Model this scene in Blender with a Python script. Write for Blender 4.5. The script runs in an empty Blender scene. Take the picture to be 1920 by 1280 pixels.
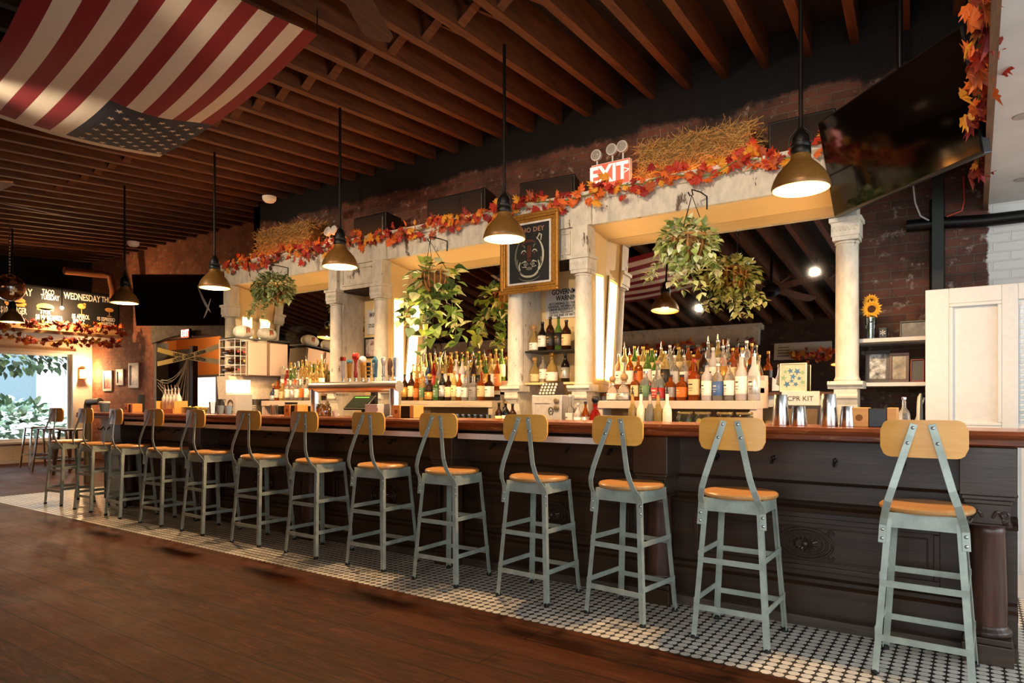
import bpy, bmesh, math, random
from mathutils import Vector, Matrix, Euler
R = math.radians
rnd = random.Random(7)
SC = bpy.context.scene
COL = SC.collection
# ------------------------------------------------------------------ camera maths (metres; photograph taken from the origin)
F_PX, YAW, HOR, EYE = 1255.0, R(34.7), 751.0, 1.22
SN, CS = math.sin(YAW), math.cos(YAW)
def at(px, py, X=None, Y=None, Z=None):
    d = (px - 960) / F_PX; u = (HOR - py) / F_PX
    r = Vector((CS * d - SN, SN * d + CS, u))
    t = X / r.x if X is not None else Y / r.y if Y is not None else (Z - EYE) / r.z
    return Vector((0, 0, EYE)) + r * t
def ax(px, Y): return at(px, HOR, Y=Y).x
# ------------------------------------------------------------------ mesh builder
class MB:
    def __init__(s): s.v = []; s.f = []; s.m = []; s.mi = 0
    def add(s, vs, fs):
        b = len(s.v); s.v += [Vector(p) for p in vs]
        for f in fs: s.f.append([b + i for i in f]); s.m.append(s.mi)
        return s
    def box(s, x0, x1, y0, y1, z0, z1, M=None):
        vs = [Vector((x, y, z)) for z in (z0, z1) for y in (y0, y1) for x in (x0, x1)]
        if M: vs = [M @ v for v in vs]
        return s.add(vs, [(0, 2, 3, 1), (4, 5, 7, 6), (0, 1, 5, 4), (2, 6, 7, 3), (0, 4, 6, 2), (1, 3, 7, 5)])
    def cbox(s, c, sz, M=None):
        h = Vector(sz) / 2; T = Matrix.Translation(Vector(c))
        if M: T = T @ M
        return s.box(-h.x, h.x, -h.y, h.y, -h.z, h.z, T)
    def lathe(s, prof, n=24, o=(0, 0, 0), M=None, sq=0.0):
        o = Vector(o); vs = []; fs = []
        for r, z in prof:
            for k in range(n):
                a = 2 * math.pi * k / n; c, q = math.cos(a), math.sin(a)
                g = 1.0
                if sq: g = 1 / (abs(c) ** sq + abs(q) ** sq) ** (1 / sq)
                p = Vector((r * g * c, r * g * q, z)); vs.append((M @ p if M else p) + o)
        for i in range(len(prof) - 1):
            for k in range(n):
                a, b = i * n + k, i * n + (k + 1) % n
                fs.append((a, b, b + n, a + n))
        if prof[0] == prof[-1]: return s.add(vs, fs)
        if prof[0][0] > 1e-5: fs.append(tuple(reversed(range(n))))
        if prof[-1][0] > 1e-5: fs.append(tuple(range((len(prof) - 1) * n, len(prof) * n)))
        return s.add(vs, fs)
    def cyl(s, p0, p1, r0, r1=None, n=12):
        return s.tube([p0, p1], [r0, r0 if r1 is None else r1], n)
    def tube(s, pts, r, n=8, cap=True):
        pts = [Vector(p) for p in pts]
        rs = r if isinstance(r, (list, tuple)) else [r] * len(pts)
        vs = []; fs = []; ref = None
        for i, p in enumerate(pts):
            t = (pts[min(i + 1, len(pts) - 1)] - pts[max(i - 1, 0)]).normalized()
            if ref is None:
                ref = Vector((0, 0, 1)) if abs(t.z) < .9 else Vector((1, 0, 0))
            u = (ref - t * ref.dot(t)).normalized(); w = t.cross(u); ref = u
            for k in range(n):
                a = 2 * math.pi * k / n; vs.append(p + (u * math.cos(a) + w * math.sin(a)) * rs[i])
        for i in range(len(pts) - 1):
            for k in range(n):
                a, b = i * n + k, i * n + (k + 1) % n
                fs.append((a, b, b + n, a + n))
        if cap:
            fs.append(tuple(reversed(range(n)))); fs.append(tuple(range((len(pts) - 1) * n, len(pts) * n)))
        return s.add(vs, fs)
    def sweep(s, pts, prof, us, ws):
        """profile polygon (a,b) carried along pts with axes us[i], ws[i]"""
        n = len(prof); vs = []; fs = []
        for p, u, w in zip(pts, us, ws):
            for a, b in prof: vs.append(Vector(p) + Vector(u) * a + Vector(w) * b)
        for i in range(len(pts) - 1):
            for k in range(n):
                a, b = i * n + k, i * n + (k + 1) % n
                fs.append((a, b, b + n, a + n))
        fs.append(tuple(reversed(range(n)))); fs.append(tuple(range((len(pts) - 1) * n, len(pts) * n)))
        return s.add(vs, fs)
    def xprof(s, prof, x0, x1):
        """(y,z) polygon run along X"""
        return s.sweep([(x0, 0, 0), (x1, 0, 0)], prof, [(0, 1, 0)] * 2, [(0, 0, 1)] * 2)
    def poly(s, pts, d):
        """flat polygon given thickness vector d"""
        n = len(pts); d = Vector(d); P = [Vector(p) for p in pts]
        return s.add(P + [p + d for p in P], [tuple(range(n)), tuple(range(2 * n - 1, n - 1, -1))] + [(i, i + n, (i + 1) % n + n, (i + 1) % n) for i in range(n)])
    def quad(s, a, b, c, d): return s.add([a, b, c, d], [(0, 1, 2, 3)])
    def ball(s, c, r, n=12, m=8, sc=(1, 1, 1), M=None):
        T = Matrix.Diagonal(Vector(sc)).to_4x4()
        if M: T = M @ T
        return s.lathe([(r * math.sin(math.pi * i / m), -r * math.cos(math.pi * i / m)) for i in range(m + 1)], n, c, T)
    def build(s, name, mat, parent=None, smooth=False, bevel=0, o=None):
        o = Vector(o) if o is not None else (wloc(parent) if parent else Vector((0, 0, 0)))
        me = bpy.data.meshes.new(name)
        me.from_pydata([v - o for v in s.v], [], s.f); 
        mats = mat if isinstance(mat, (list, tuple)) else [mat]
        for m in mats: me.materials.append(m)
        if len(mats) > 1:
            for p, i in zip(me.polygons, s.m): p.material_index = i
        bm = bmesh.new(); bm.from_mesh(me); bmesh.ops.recalc_face_normals(bm, faces=bm.faces); bm.to_mesh(me); bm.free()
        if smooth: me.polygons.foreach_set('use_smooth', [True] * len(me.polygons))
        ob = bpy.data.objects.new(name, me); COL.objects.link(ob)
        if parent: ob.parent = parent
        else: ob.location = o
        if smooth and smooth != 'all':
            try: me.set_sharp_from_angle(angle=R(40))
            except Exception: pass
        if bevel:
            b = ob.modifiers.new('bevel', 'BEVEL'); b.width = bevel; b.segments = 2; b.limit_method = 'ANGLE'
        return ob
def wloc(o):
    l = Vector((0, 0, 0))
    while o: l += o.location; o = o.parent
    return l
def tag(o, label=None, cat=None, group=None, kind=None):
    if label: o['label'] = label
    if cat: o['category'] = cat
    if group: o['group'] = group
    if kind: o['kind'] = kind
    return o
def thing(name, label, cat, loc=(0, 0, 0), rz=0, group=None):
    o = bpy.data.objects.new(name, None); COL.objects.link(o); o.empty_display_size = .05
    o.location = loc; o.rotation_euler = (0, 0, rz)
    return tag(o, label, cat, group)
def dup(o, loc=None, rz=None, label=None, parent=None):
    c = o.copy(); COL.objects.link(c)
    if parent: c.parent = parent
    if loc is not None: c.location = loc
    if rz is not None: c.rotation_euler = (0, 0, rz)
    if label: c['label'] = label
    for ch in list(o.children): dup(ch, parent=c)
    return c
def struct(mb, name, mat, **k): return tag(mb.build(name, mat, **k), kind='structure')
def text(name, body, size, mat, loc, rot=(90, 0, 0), parent=None, align='CENTER', ext=.0015, sx=1.0, space=1.0, line=.9, bold=0.0):
    cu = bpy.data.curves.new(name, 'FONT'); cu.body = body; cu.size = size; cu.align_x = align; cu.align_y = 'CENTER'
    cu.extrude = ext; cu.space_character = space; cu.space_line = line; cu.offset = bold; cu.resolution_u = 3
    cu.materials.append(mat)
    o = bpy.data.objects.new(name, cu); COL.objects.link(o)
    o.rotation_euler = tuple(R(a) for a in rot); o.scale = (sx, 1, 1)
    if parent: o.parent = parent; o.location = Vector(loc) - wloc(parent)
    else: o.location = loc
    return o
# ------------------------------------------------------------------ materials
def srgb(h):
    h = h.lstrip('#'); c = [int(h[i:i + 2], 16) / 255 for i in (0, 2, 4)]
    return tuple(x / 12.92 if x <= .04045 else ((x + .055) / 1.055) ** 2.4 for x in c) + (1,)
class NT:
    def __init__(s, name):
        s.mat = bpy.data.materials.new(name); s.mat.use_nodes = True; s.t = s.mat.node_tree; s.b = s.t.nodes['Principled BSDF']
    def n(s, typ, **kw):
        nd = s.t.nodes.new(typ)
        for k, v in kw.items():
            if k.startswith('i_'):
                key = k[2:]; key = int(key) if key.isdigit() else key.replace('_', ' ')
                nd.inputs[key].default_value = v
            else: setattr(nd, k, v)
        return nd
    def l(s, a, b): s.t.links.new(a, b); return b
    def co(s, kind='Object', scale=(1, 1, 1), rot=(0, 0, 0), loc=(0, 0, 0)):
        if kind == 'World': src = s.n('ShaderNodeNewGeometry').outputs['Position']
        else: src = s.n('ShaderNodeTexCoord').outputs[kind]
        m = s.n('ShaderNodeMapping'); m.inputs['Scale'].default_value = scale; m.inputs['Rotation'].default_value = rot; m.inputs['Location'].default_value = loc
        s.l(src, m.inputs[0]); return m.outputs[0]
    def noise(s, vec, scale=5, detail=4, rough=.6):
        nd = s.n('ShaderNodeTexNoise'); nd.inputs['Scale'].default_value = scale; nd.inputs['Detail'].default_value = detail; nd.inputs['Roughness'].default_value = rough
        s.l(vec, nd.inputs['Vector']); return nd.outputs['Fac']
    def ramp(s, fac, stops):
        nd = s.n('ShaderNodeValToRGB'); e = nd.color_ramp.elements
        while len(e) < len(stops): e.new(.5)
        for el, (p, c) in zip(e, stops): el.position = p; el.color = c
        s.l(fac, nd.inputs[0]); return nd.outputs['Color']
    def mix(s, fac, a, b, mode='MIX'):
        nd = s.n('ShaderNodeMix', data_type='RGBA', blend_type=mode)
        for sock, v in ((nd.inputs[0], fac), (nd.inputs[6], a), (nd.inputs[7], b)):
            if hasattr(v, 'is_linked'): s.l(v, sock)
            else: sock.default_value = v
        return nd.outputs[2]
    def math(s, op, a, b=0.0):
        nd = s.n('ShaderNodeMath', operation=op)
        for sock, v in ((nd.inputs[0], a), (nd.inputs[1], b)):
            if hasattr(v, 'is_linked'): s.l(v, sock)
            else: sock.default_value = v
        return nd.outputs[0]
    def bump(s, h, st=.3, dist=.01):
        nd = s.n('ShaderNodeBump'); nd.inputs['Strength'].default_value = st; nd.inputs['Distance'].default_value = dist
        s.l(h, nd.inputs['Height']); s.l(nd.outputs[0], s.b.inputs['Normal'])
    def set(s, col=None, rough=None, metal=None, **k):
        for key, v in (('Base Color', col), ('Roughness', rough), ('Metallic', metal)):
            if v is None: continue
            if hasattr(v, 'is_linked'): s.l(v, s.b.inputs[key])
            else: s.b.inputs[key].default_value = v
        for key, v in k.items(): s.b.inputs[key.replace('_', ' ')].default_value = v
        return s.mat
MATS = {}
def plain(name, col, rough=.5, metal=0.0, var=.12, scale=30, **k):
    if name in MATS: return MATS[name]
    t = NT(name); c = srgb(col)
    n = t.noise(t.co('Object'), scale, 3)
    lo = tuple(x * (1 - var) for x in c[:3]) + (1,); hi = tuple(min(1, x * (1 + var)) for x in c[:3]) + (1,)
    MATS[name] = t.set(t.ramp(n, [(.3, lo), (.7, hi)]), rough, metal, **k); return MATS[name]
def glow(name, col, strength):
    if name in MATS: return MATS[name]
    t = NT(name); c = srgb(col); MATS[name] = t.set(c, .5, Emission_Color=c, Emission_Strength=strength); return MATS[name]
def glass(name, col, rough=.04, trans=.85):
    if name in MATS: return MATS[name]
    t = NT(name); MATS[name] = t.set(srgb(col), rough, 0, Transmission_Weight=trans, IOR=1.3, Specular_IOR_Level=.6); return MATS[name]
def thin(name, col=(1, 1, 1, 1), refl=.10, rough=.02, k=.8):
    t = NT(name); tr = t.n('ShaderNodeBsdfTransparent'); tr.inputs[0].default_value = col; gl = t.n('ShaderNodeBsdfGlossy'); gl.inputs['Roughness'].default_value = rough
    fr = t.n('ShaderNodeLayerWeight'); fr.inputs[0].default_value = .35; f = t.math('ADD', t.math('MULTIPLY', fr.outputs['Fresnel'], k), refl * .4)
    mx = t.n('ShaderNodeMixShader'); t.l(f, mx.inputs[0]); t.l(tr.outputs[0], mx.inputs[1]); t.l(gl.outputs[0], mx.inputs[2]); t.l(mx.outputs[0], t.t.nodes['Material Output'].inputs[0]); return t.mat
def wood(name, c1, c2, axis=0, rough=.4, scale=1.0, kind='Object', wear=None, grain=.35):
    t = NT(name); s = [9 * scale] * 3; s[axis] = .9 * scale
    v = t.co(kind, tuple(s)); n = t.noise(v, 3, 8, .65)
    s2 = [60 * scale] * 3; s2[axis] = 3 * scale
    g = t.noise(t.co(kind, tuple(s2)), 2, 3)
    col = t.ramp(n, [(.28, srgb(c1)), (.72, srgb(c2))])
    col = t.mix(grain, col, t.ramp(g, [(.35, (.25, .2, .17, 1)), (.6, (1, 1, 1, 1))]), 'MULTIPLY')
    if wear:
        w = t.noise(t.co(kind, (1.2, 6, 9)), 6, 6, .75)
        col = t.mix(t.ramp(w, [(.58, (0, 0, 0, 1)), (.66, (1, 1, 1, 1))]), col, srgb(wear))
    t.bump(g, .15, .004); return t.set(col, rough)
def chipped(name, paint, under, amount=.60, rough=.55):
    t = NT(name); v = t.co('World', (1, 1, .35)); n = t.noise(v, 7, 9, .72); big = t.noise(t.co('World'), 1.7, 2)
    m = t.math('ADD', t.math('MULTIPLY', n, .8), t.math('MULTIPLY', big, .2))
    k = t.ramp(m, [(amount, (0, 0, 0, 1)), (amount + .025, (1, 1, 1, 1))])
    dirt = t.noise(t.co('World', (1, 1, .5)), 14, 5)
    p = t.ramp(dirt, [(.3, tuple(x * .72 for x in srgb(paint)[:3]) + (1,)), (.6, srgb(paint))])
    t.bump(t.math('SUBTRACT', 1.0, k), .3, .003)
    return t.set(t.mix(k, p, srgb(under)), rough)
def brick(name, axes, cols, mortar, white=None, white_from=None, rot=0):
    t = NT(name); pos = t.n('ShaderNodeNewGeometry').outputs['Position']
    sx = t.n('ShaderNodeSeparateXYZ'); t.l(pos, sx.inputs[0])
    cb = t.n('ShaderNodeCombineXYZ'); t.l(sx.outputs[axes[0]], cb.inputs[0]); t.l(sx.outputs[axes[1]], cb.inputs[1])
    wob = t.n('ShaderNodeTexNoise'); wob.inputs['Scale'].default_value = 5; t.l(cb.outputs[0], wob.inputs['Vector'])
    va = t.n('ShaderNodeVectorMath', operation='MULTIPLY_ADD'); t.l(wob.outputs['Color'], va.inputs[0]); va.inputs[1].default_value = (.018, .018, 0); t.l(cb.outputs[0], va.inputs[2])
    b = t.n('ShaderNodeTexBrick'); t.l(va.outputs[0], b.inputs['Vector'])
    for k, v in (('Scale', 1), ('Brick Width', .213), ('Row Height', .0677), ('Mortar Size', .006), ('Mortar Smooth', .3), ('Bias', -.2)): b.inputs[k].default_value = v
    b.inputs['Color1'].default_value = srgb(cols[0]); b.inputs['Color2'].default_value = srgb(cols[1]); b.inputs['Mortar'].default_value = srgb(mortar)
    n = t.noise(cb.outputs[0], 2.2, 6, .7); n2 = t.noise(cb.outputs[0], 9, 8, .7)
    col = t.mix(t.ramp(n, [(.42, (0, 0, 0, 1)), (.62, (1, 1, 1, 1))]), b.outputs['Color'], srgb(cols[2]), 'MIX')
    col = t.mix(.75, b.outputs['Color'], col)
    col = t.mix(t.ramp(n2, [(.57, (0, 0, 0, 1)), (.70, (.75, .75, .75, 1))]), col, srgb(cols[3]))
    if white:
        e = t.math('ADD', sx.outputs[0], t.math('MULTIPLY', n2, .09))
        col = t.mix(t.ramp(t.math('SUBTRACT', e, white_from), [(.0, (0, 0, 0, 1)), (.012, (1, 1, 1, 1))]), col, srgb(white))
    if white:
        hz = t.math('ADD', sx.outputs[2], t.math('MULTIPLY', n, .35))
        col = t.mix(t.ramp(t.math('MULTIPLY', hz, .2), [(.785, (0, 0, 0, 1)), (.795, (1, 1, 1, 1))]), col, srgb('#070504'))  # wall turns near-black above a ragged line
    t.bump(t.math('SUBTRACT', t.math('MULTIPLY', n2, .35), b.outputs['Fac']), .8, .012)
    return t.set(col, .85)
def m_floor():
    t = NT('worn_oak_planks'); v = t.co('World')
    b = t.n('ShaderNodeTexBrick'); t.l(v, b.inputs['Vector'])
    for k, x in (('Scale', 1), ('Brick Width', 1.9), ('Row Height', .19), ('Mortar Size', .003), ('Mortar Smooth', .2), ('Bias', 0)): b.inputs[k].default_value = x
    b.inputs['Color1'].default_value = (.1, .1, .1, 1); b.inputs['Color2'].default_value = (.9, .9, .9, 1); b.inputs['Mortar'].default_value = (0, 0, 0, 1)
    sh = t.n('ShaderNodeVectorMath', operation='MULTIPLY_ADD'); t.l(b.outputs['Color'], sh.inputs[0]); sh.inputs[1].default_value = (7, 3, 0); t.l(v, sh.inputs[2])
    mp = t.n('ShaderNodeMapping'); mp.inputs['Scale'].default_value = (.9, 9, 1); t.l(sh.outputs[0], mp.inputs[0])
    n = t.noise(mp.outputs[0], 1.6, 6, .6)
    rings = t.math('SINE', t.math('MULTIPLY', n, 48))
    grain = t.noise(t.co('World', (5, 120, 1)), 2, 3)
    col = t.ramp(n, [(.25, srgb('#221007')), (.5, srgb('#40200e')), (.8, srgb('#5c3017'))])
    col = t.mix(t.math('MULTIPLY', t.math('ADD', rings, 1.0), .36), col, srgb('#140803'))
    col = t.mix(.3, col, t.ramp(grain, [(.3, (.35, .3, .28, 1)), (.6, (1, 1, 1, 1))]), 'MULTIPLY')
    col = t.mix(t.math('MULTIPLY', b.outputs['Color'], .45), col, srgb('#54290f'))
    scuff = t.noise(t.co('World', (.7, 1.3, 1)), 2.3, 6, .7)
    col = t.mix(t.ramp(scuff, [(.5, (0, 0, 0, 1)), (.75, (.35, .35, .35, 1))]), col, srgb('#402512'))
    col = t.mix(b.outputs['Fac'], col, srgb('#0e0603'))
    t.bump(t.math('SUBTRACT', t.math('MULTIPLY', grain, .3), b.outputs['Fac']), .25, .003)
    return t.set(col, t.ramp(scuff, [(.3, (.45,) * 3 + (1,)), (.7, (.62,) * 3 + (1,))]), Specular_IOR_Level=.06)
def m_tile():
    t = NT('octagon_and_dot_tiles'); v = t.co('World'); sx = t.n('ShaderNodeSeparateXYZ'); t.l(v, sx.inputs[0])
    C = .0535
    u = t.math('ABSOLUTE', t.math('SUBTRACT', t.math('FRACT', t.math('MULTIPLY', sx.outputs[0], 1 / C)), .5))
    w = t.math('ABSOLUTE', t.math('SUBTRACT', t.math('FRACT', t.math('MULTIPLY', sx.outputs[1], 1 / C)), .5))
    d1 = t.math('MAXIMUM', u, w); d2 = t.math('MULTIPLY', t.math('ADD', u, w), .705)
    d = t.math('MAXIMUM', d1, d2)
    k = t.ramp(d, [(.435, (1, 1, 1, 1)), (.455, (0, 0, 0, 1))])
    n = t.noise(t.co('World'), 3, 6, .7); n2 = t.noise(t.co('World'), 40, 2)
    tile = t.ramp(n, [(.3, srgb('#a79f92')), (.6, srgb('#d8d4ca'))])
    tile = t.mix(t.math('MULTIPLY', n2, .3), tile, srgb('#b9b3a8'))
    t.bump(k, .4, .004)
    return t.set(t.mix(k, srgb('#181614'), tile), t.ramp(k, [(0, (.6,) * 3 + (1,)), (1, (.28,) * 3 + (1,))]))
def lens_mat():
    t = NT('frosted_lamp_lens'); tr = t.n('ShaderNodeBsdfTransparent'); em = t.n('ShaderNodeEmission'); em.inputs[0].default_value = srgb('#ffd9a4'); em.inputs[1].default_value = 2.0
    mx = t.n('ShaderNodeMixShader'); mx.inputs[0].default_value = .35; t.l(tr.outputs[0], mx.inputs[1]); t.l(em.outputs[0], mx.inputs[2]); t.l(mx.outputs[0], t.t.nodes['Material Output'].inputs[0]); return t.mat
def m_brushed(name, col, rough=.25):
    t = NT(name); n = t.noise(t.co('Object', (3, 3, 90)), 4, 2)
    return t.set(t.ramp(n, [(.3, tuple(x * .8 for x in srgb(col)[:3]) + (1,)), (.7, srgb(col))]), rough, 1.0)
M = dict(
    floor=m_floor(), tile=m_tile(),
    joist=wood('old_pine_joist', '#3a1e0c', '#74421b', 1, .75, 1, 'World', grain=.2), deck=wood('dark_roof_boards', '#0f0804', '#1d1108', 0, .9, 1, 'World'),
    brickb=brick('dark_brick_black_top', (0, 2), ('#744634', '#553428', '#30221b', '#c4b4a2'), '#6b5a4d', '#e4e0d8', .115),
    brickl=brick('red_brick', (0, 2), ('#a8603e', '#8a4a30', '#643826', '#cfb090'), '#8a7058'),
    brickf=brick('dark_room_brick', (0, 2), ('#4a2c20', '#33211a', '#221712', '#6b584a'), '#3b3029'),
    cream=plain('cream_plaster', '#d9cfc0', .8), white=plain('white_paint', '#d0cdc7', .5, var=.04), stone=plain('grey_stone_lintel', '#6f675c', .9, var=.3, scale=12),
    paint=chipped('chipped_cream_paint', '#d8cdb8', '#5a4636', .585), paintc=chipped('column_cream_paint', '#dcd2be', '#6b5846', .61),
    soffit=plain('yellow_painted_boards', '#e9c88a', .55, var=.05, scale=3), gap=plain('dark_joint', '#2a1b10', .9),
    bartop=wood('varnished_bar_top', '#6a3414', '#a85a26', 0, .22, 1, 'World'), baredge=wood('worn_bar_edge', '#4c2412', '#8a451f', 0, .35, 1, 'World', '#a97448'),
    barwood=wood('black_stained_bar', '#22150c', '#402b1a', 0, .40, .7, 'World', grain=.2), barcol=wood('dark_mahogany_column', '#2a1812', '#5a3426', 2, .38, .8),
    carve=plain('carved_black_wood', '#3a2a20', .28, var=.3), kick=wood('scuffed_kick_board', '#2e251e', '#5a4a3c', 0, .7, 1, 'World'),
    steel=plain('sage_grey_painted_steel', '#a3aba0', .42, .25, var=.18, scale=14, ), seat=wood('varnished_oak_seat', '#a8733c', '#c8955a', 0, .3, 1.6, grain=.2),
    ply=wood('bent_plywood', '#e29a40', '#ecac52', 0, .38, .6, grain=.06), bolt=plain('bright_bolt', '#b8bcb8', .3, .9), rubber=plain('black_rubber', '#151413', .7),
    iron=plain('black_iron', '#14110f', .45, .5), bronze=plain('bronze_enamel', '#7d5626', .42, .35, var=.12), lampin=plain('cream_enamel', '#efe0bd', .4),
    disc=lens_mat(), bulb=glow('lit_bulb', '#fff0d0', 25), tube=glow('warm_led_tube', '#ffd296', 18.0),
    chrome=m_brushed('polished_steel', '#f2f2f0', .3), tin=m_brushed('brushed_tin', '#c9c9c6', .22), brass=m_brushed('aged_gold', '#b98a3c', .32),
    black=plain('black_plastic', '#0d0c0c', .4), cloth=plain('black_speaker_cloth', '#0b0a0a', .9), tvs=plain('black_glass_screen', '#050505', .06, Specular_IOR_Level=.7),
    straw=plain('hay_straw', '#a8854a', .9, var=.35, scale=60), strawd=plain('hay_core', '#6e5328', .95, var=.4, scale=40), twine=plain('baling_twine', '#8a6a38', .9),
    red=plain('flag_red', '#7e0a16', .8, var=.04), flagw=plain('flag_white', '#d9cbb4', .8, var=.04), blue=plain('flag_navy', '#12182c', .8, var=.04),
    exitp=glow('lit_red_panel', '#e0523c', .75), exitt=glow('lit_exit_letters', '#ffb8a6', 1.1), exitr=glow('red_exit_glow', '#ff3a22', 1.3), exitw=glow('exit_letter_pale', '#ffd8c8', 1.5),
    paper=plain('white_paper', '#d9d4c8', .8, var=.04), ink=plain('black_ink', '#171410', .8), gold=plain('gilded_frame', '#a8742c', .38, .55, var=.3, scale=50),
    board=plain('chalkboard', '#0f0d0c', .8), chalk=plain('white_chalk', '#e6ddcf', .9), chalko=plain('orange_chalk', '#e0a050', .9),
    plyw=wood('pale_plywood_ledge', '#b98c58', '#d8b07c', 1, .6, 1, 'World'), wplank=plain('white_painted_plywood', '#cfcac2', .6, var=.08, scale=4),
    tape=plain('caution_yellow', '#d9b81c', .4), web=plain('white_cobweb', '#bdb6aa', .9), orange=plain('orange_wall', '#c4742a', .8),
    caddy=wood('orange_bamboo', '#d89a48', '#e4ac5e', 0, .5, 1, grain=.05), jarlid=plain('zinc_lid', '#a9a59a', .4, .8), soil=plain('coconut_liner', '#7a4f22', .9, var=.4, scale=60),
    basket=wood('tan_basket_slat', '#a8672a', '#cf9346', 2, .6, 1.5), stem=plain('plant_stem', '#6d7a34', .7), mirror=NT('old_mirror').set((.82, .80, .76, 1), .015, 1.0),
    pglass=thin('window_pane', (.96, .98, .98, 1), .04), cglass=thin('case_acrylic', (.97, .98, .97, 1), .0, .05, .12), tglass=thin('thin_clear_glass', (.90, .90, .86, 1), .25), wine=plain('dark_wine_glass', '#35110f', .15),
)
LEAF = [plain('leaf_red', '#b5301a', .6), plain('leaf_orange', '#d8641c', .6), plain('leaf_amber', '#dd9326', .6), plain('leaf_crimson', '#8f1e18', .6), plain('leaf_rust', '#a8481c', .6)]
IVY = [plain('ivy_pale', '#d2d488', .5), plain('ivy_mid', '#a9b45c', .5), plain('ivy_dark', '#6c7c3c', .5), plain('ivy_cream', '#ece6b4', .5)]
POTHOS = [plain('pothos_lime', '#b8c858', .4), plain('pothos_green', '#7c9a40', .4), plain('pothos_dark', '#3f5a28', .4), plain('pothos_cream', '#e0dc9c', .4)]
SAGE = [plain('boxwood_dark', '#6a7a48', .6), plain('boxwood_mid', '#8c9a5e', .6), plain('boxwood_pale', '#b4b878', .6), plain('boxwood_olive', '#7c8248', .6)]
#==SETTING
# ================================================================== SETTING
XL, XR, YF, YB, YBL = -15.4, 3.2, -.95, 5.95, 6.6
def zb(Y): return 3.5 + .095 * Y
struct(MB().box(XL, XR, YF, 3.1, -.1, 0).box(XL, -10.2, 3.1, 8.4, -.1, 0).box(-10.2, XR, 5.3, 8.4, -.1, 0), 'floor', M['floor'])
struct(MB().box(-10.2, XR, 3.1, 5.3, -.1, 0), 'floor_tiled', M['tile'])
def holed(mb, axis, p0, p1, a0, a1, z0, z1, holes):
    """wall slab from a0..a1 along axis with rectangular holes (b0,b1,zl,zh)"""
    def bx(b0, b1, c0, c1):
        if b1 - b0 < 1e-4 or c1 - c0 < 1e-4: return
        if axis == 'x': mb.box(b0, b1, p0, p1, c0, c1)
        else: mb.box(p0, p1, b0, b1, c0, c1)
    cur = a0
    for b0, b1, zl, zh in sorted(holes):
        bx(cur, b0, z0, z1); bx(b0, b1, z0, zl); bx(b0, b1, zh, z1); cur = b1
    bx(cur, a1, z0, z1); return mb
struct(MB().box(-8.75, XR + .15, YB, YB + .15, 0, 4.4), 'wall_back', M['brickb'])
struct(holed(MB(), 'x', YBL, YBL + .18, XL - .15, -8.6, 0, 4.5, [(-12.75, -10.55, 0, 2.36)]).box(-8.75, -8.6, YB, YBL, 0, 4.5), 'wall_back_left', M['brickl'])
struct(holed(MB(), 'y', XL - .2, XL, YF, YBL, 0, 2.47, [(1.6, 6.22, .42, 2.18)]), 'wall_left', M['cream'])
struct(MB().box(XL - .2, XL, YF, YBL, 2.47, 4.4), 'wall_left_upper', M['deck'])
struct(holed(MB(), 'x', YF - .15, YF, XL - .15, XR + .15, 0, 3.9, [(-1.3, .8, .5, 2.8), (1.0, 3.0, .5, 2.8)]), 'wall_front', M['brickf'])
struct(holed(MB(), 'y', XR, XR + .15, YF, YB, 0, 4.4, [(-.5, 2.2, .45, 2.85), (2.5, 5.3, .45, 2.85)]), 'wall_right', M['white'])
mb = MB()
mb.add([(XL - .2, YF - .1, zb(YF) + .24), (XR + .2, YF - .1, zb(YF) + .24), (XR + .2, 6.8, zb(6.8) + .24), (XL - .2, 6.8, zb(6.8) + .24),
        (XL - .2, YF - .1, zb(YF) + .34), (XR + .2, YF - .1, zb(YF) + .34), (XR + .2, 6.8, zb(6.8) + .34), (XL - .2, 6.8, zb(6.8) + .34)],
       [(0, 1, 2, 3), (7, 6, 5, 4), (0, 4, 5, 1), (1, 5, 6, 2), (2, 6, 7, 3), (3, 7, 4, 0)])
struct(mb, 'ceiling', M['deck'])
def jx(k, Y): return -2.70 + .342 * k - .073 * (Y - 4)
for k in range(-38, 18):
    y0, y1 = YF, (YB if jx(k, 5.9) > -8.7 else YBL)
    if jx(k, 2) > XR - .05 or jx(k, 6) < XL: continue
    mb = MB(); w = .034
    P = []
    for Y in (y0, y1):
        x = jx(k, Y)
        P += [(x - w, Y, zb(Y)), (x + w, Y, zb(Y)), (x + w, Y, zb(Y) + .24), (x - w, Y, zb(Y) + .24)]
    mb.add(P, [(0, 1, 2, 3), (7, 6, 5, 4), (0, 4, 5, 1), (1, 5, 6, 2), (2, 6, 7, 3), (3, 7, 4, 0)])
    j = struct(mb, 'ceiling_joist', M['joist'])
    for Yb in (3.72, .9):
        b = MB(); xa, xb = jx(k, Yb) + w, jx(k + 1, Yb) - w; z = zb(Yb)
        for dy, za, zc in ((-.045, z + .02, z + .2), (.045, z + .2, z + .02)):
            b.sweep([(xa, Yb + dy, za), (xb, Yb + dy, zc)], [(-.04, -.012), (.04, -.012), (.04, .012), (-.04, .012)], [(0, 1, 0)] * 2, [(.4, 0, .9)] * 2)
        if xb < XR - .1: b.build('bridging', M['joist'], j)
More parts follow.
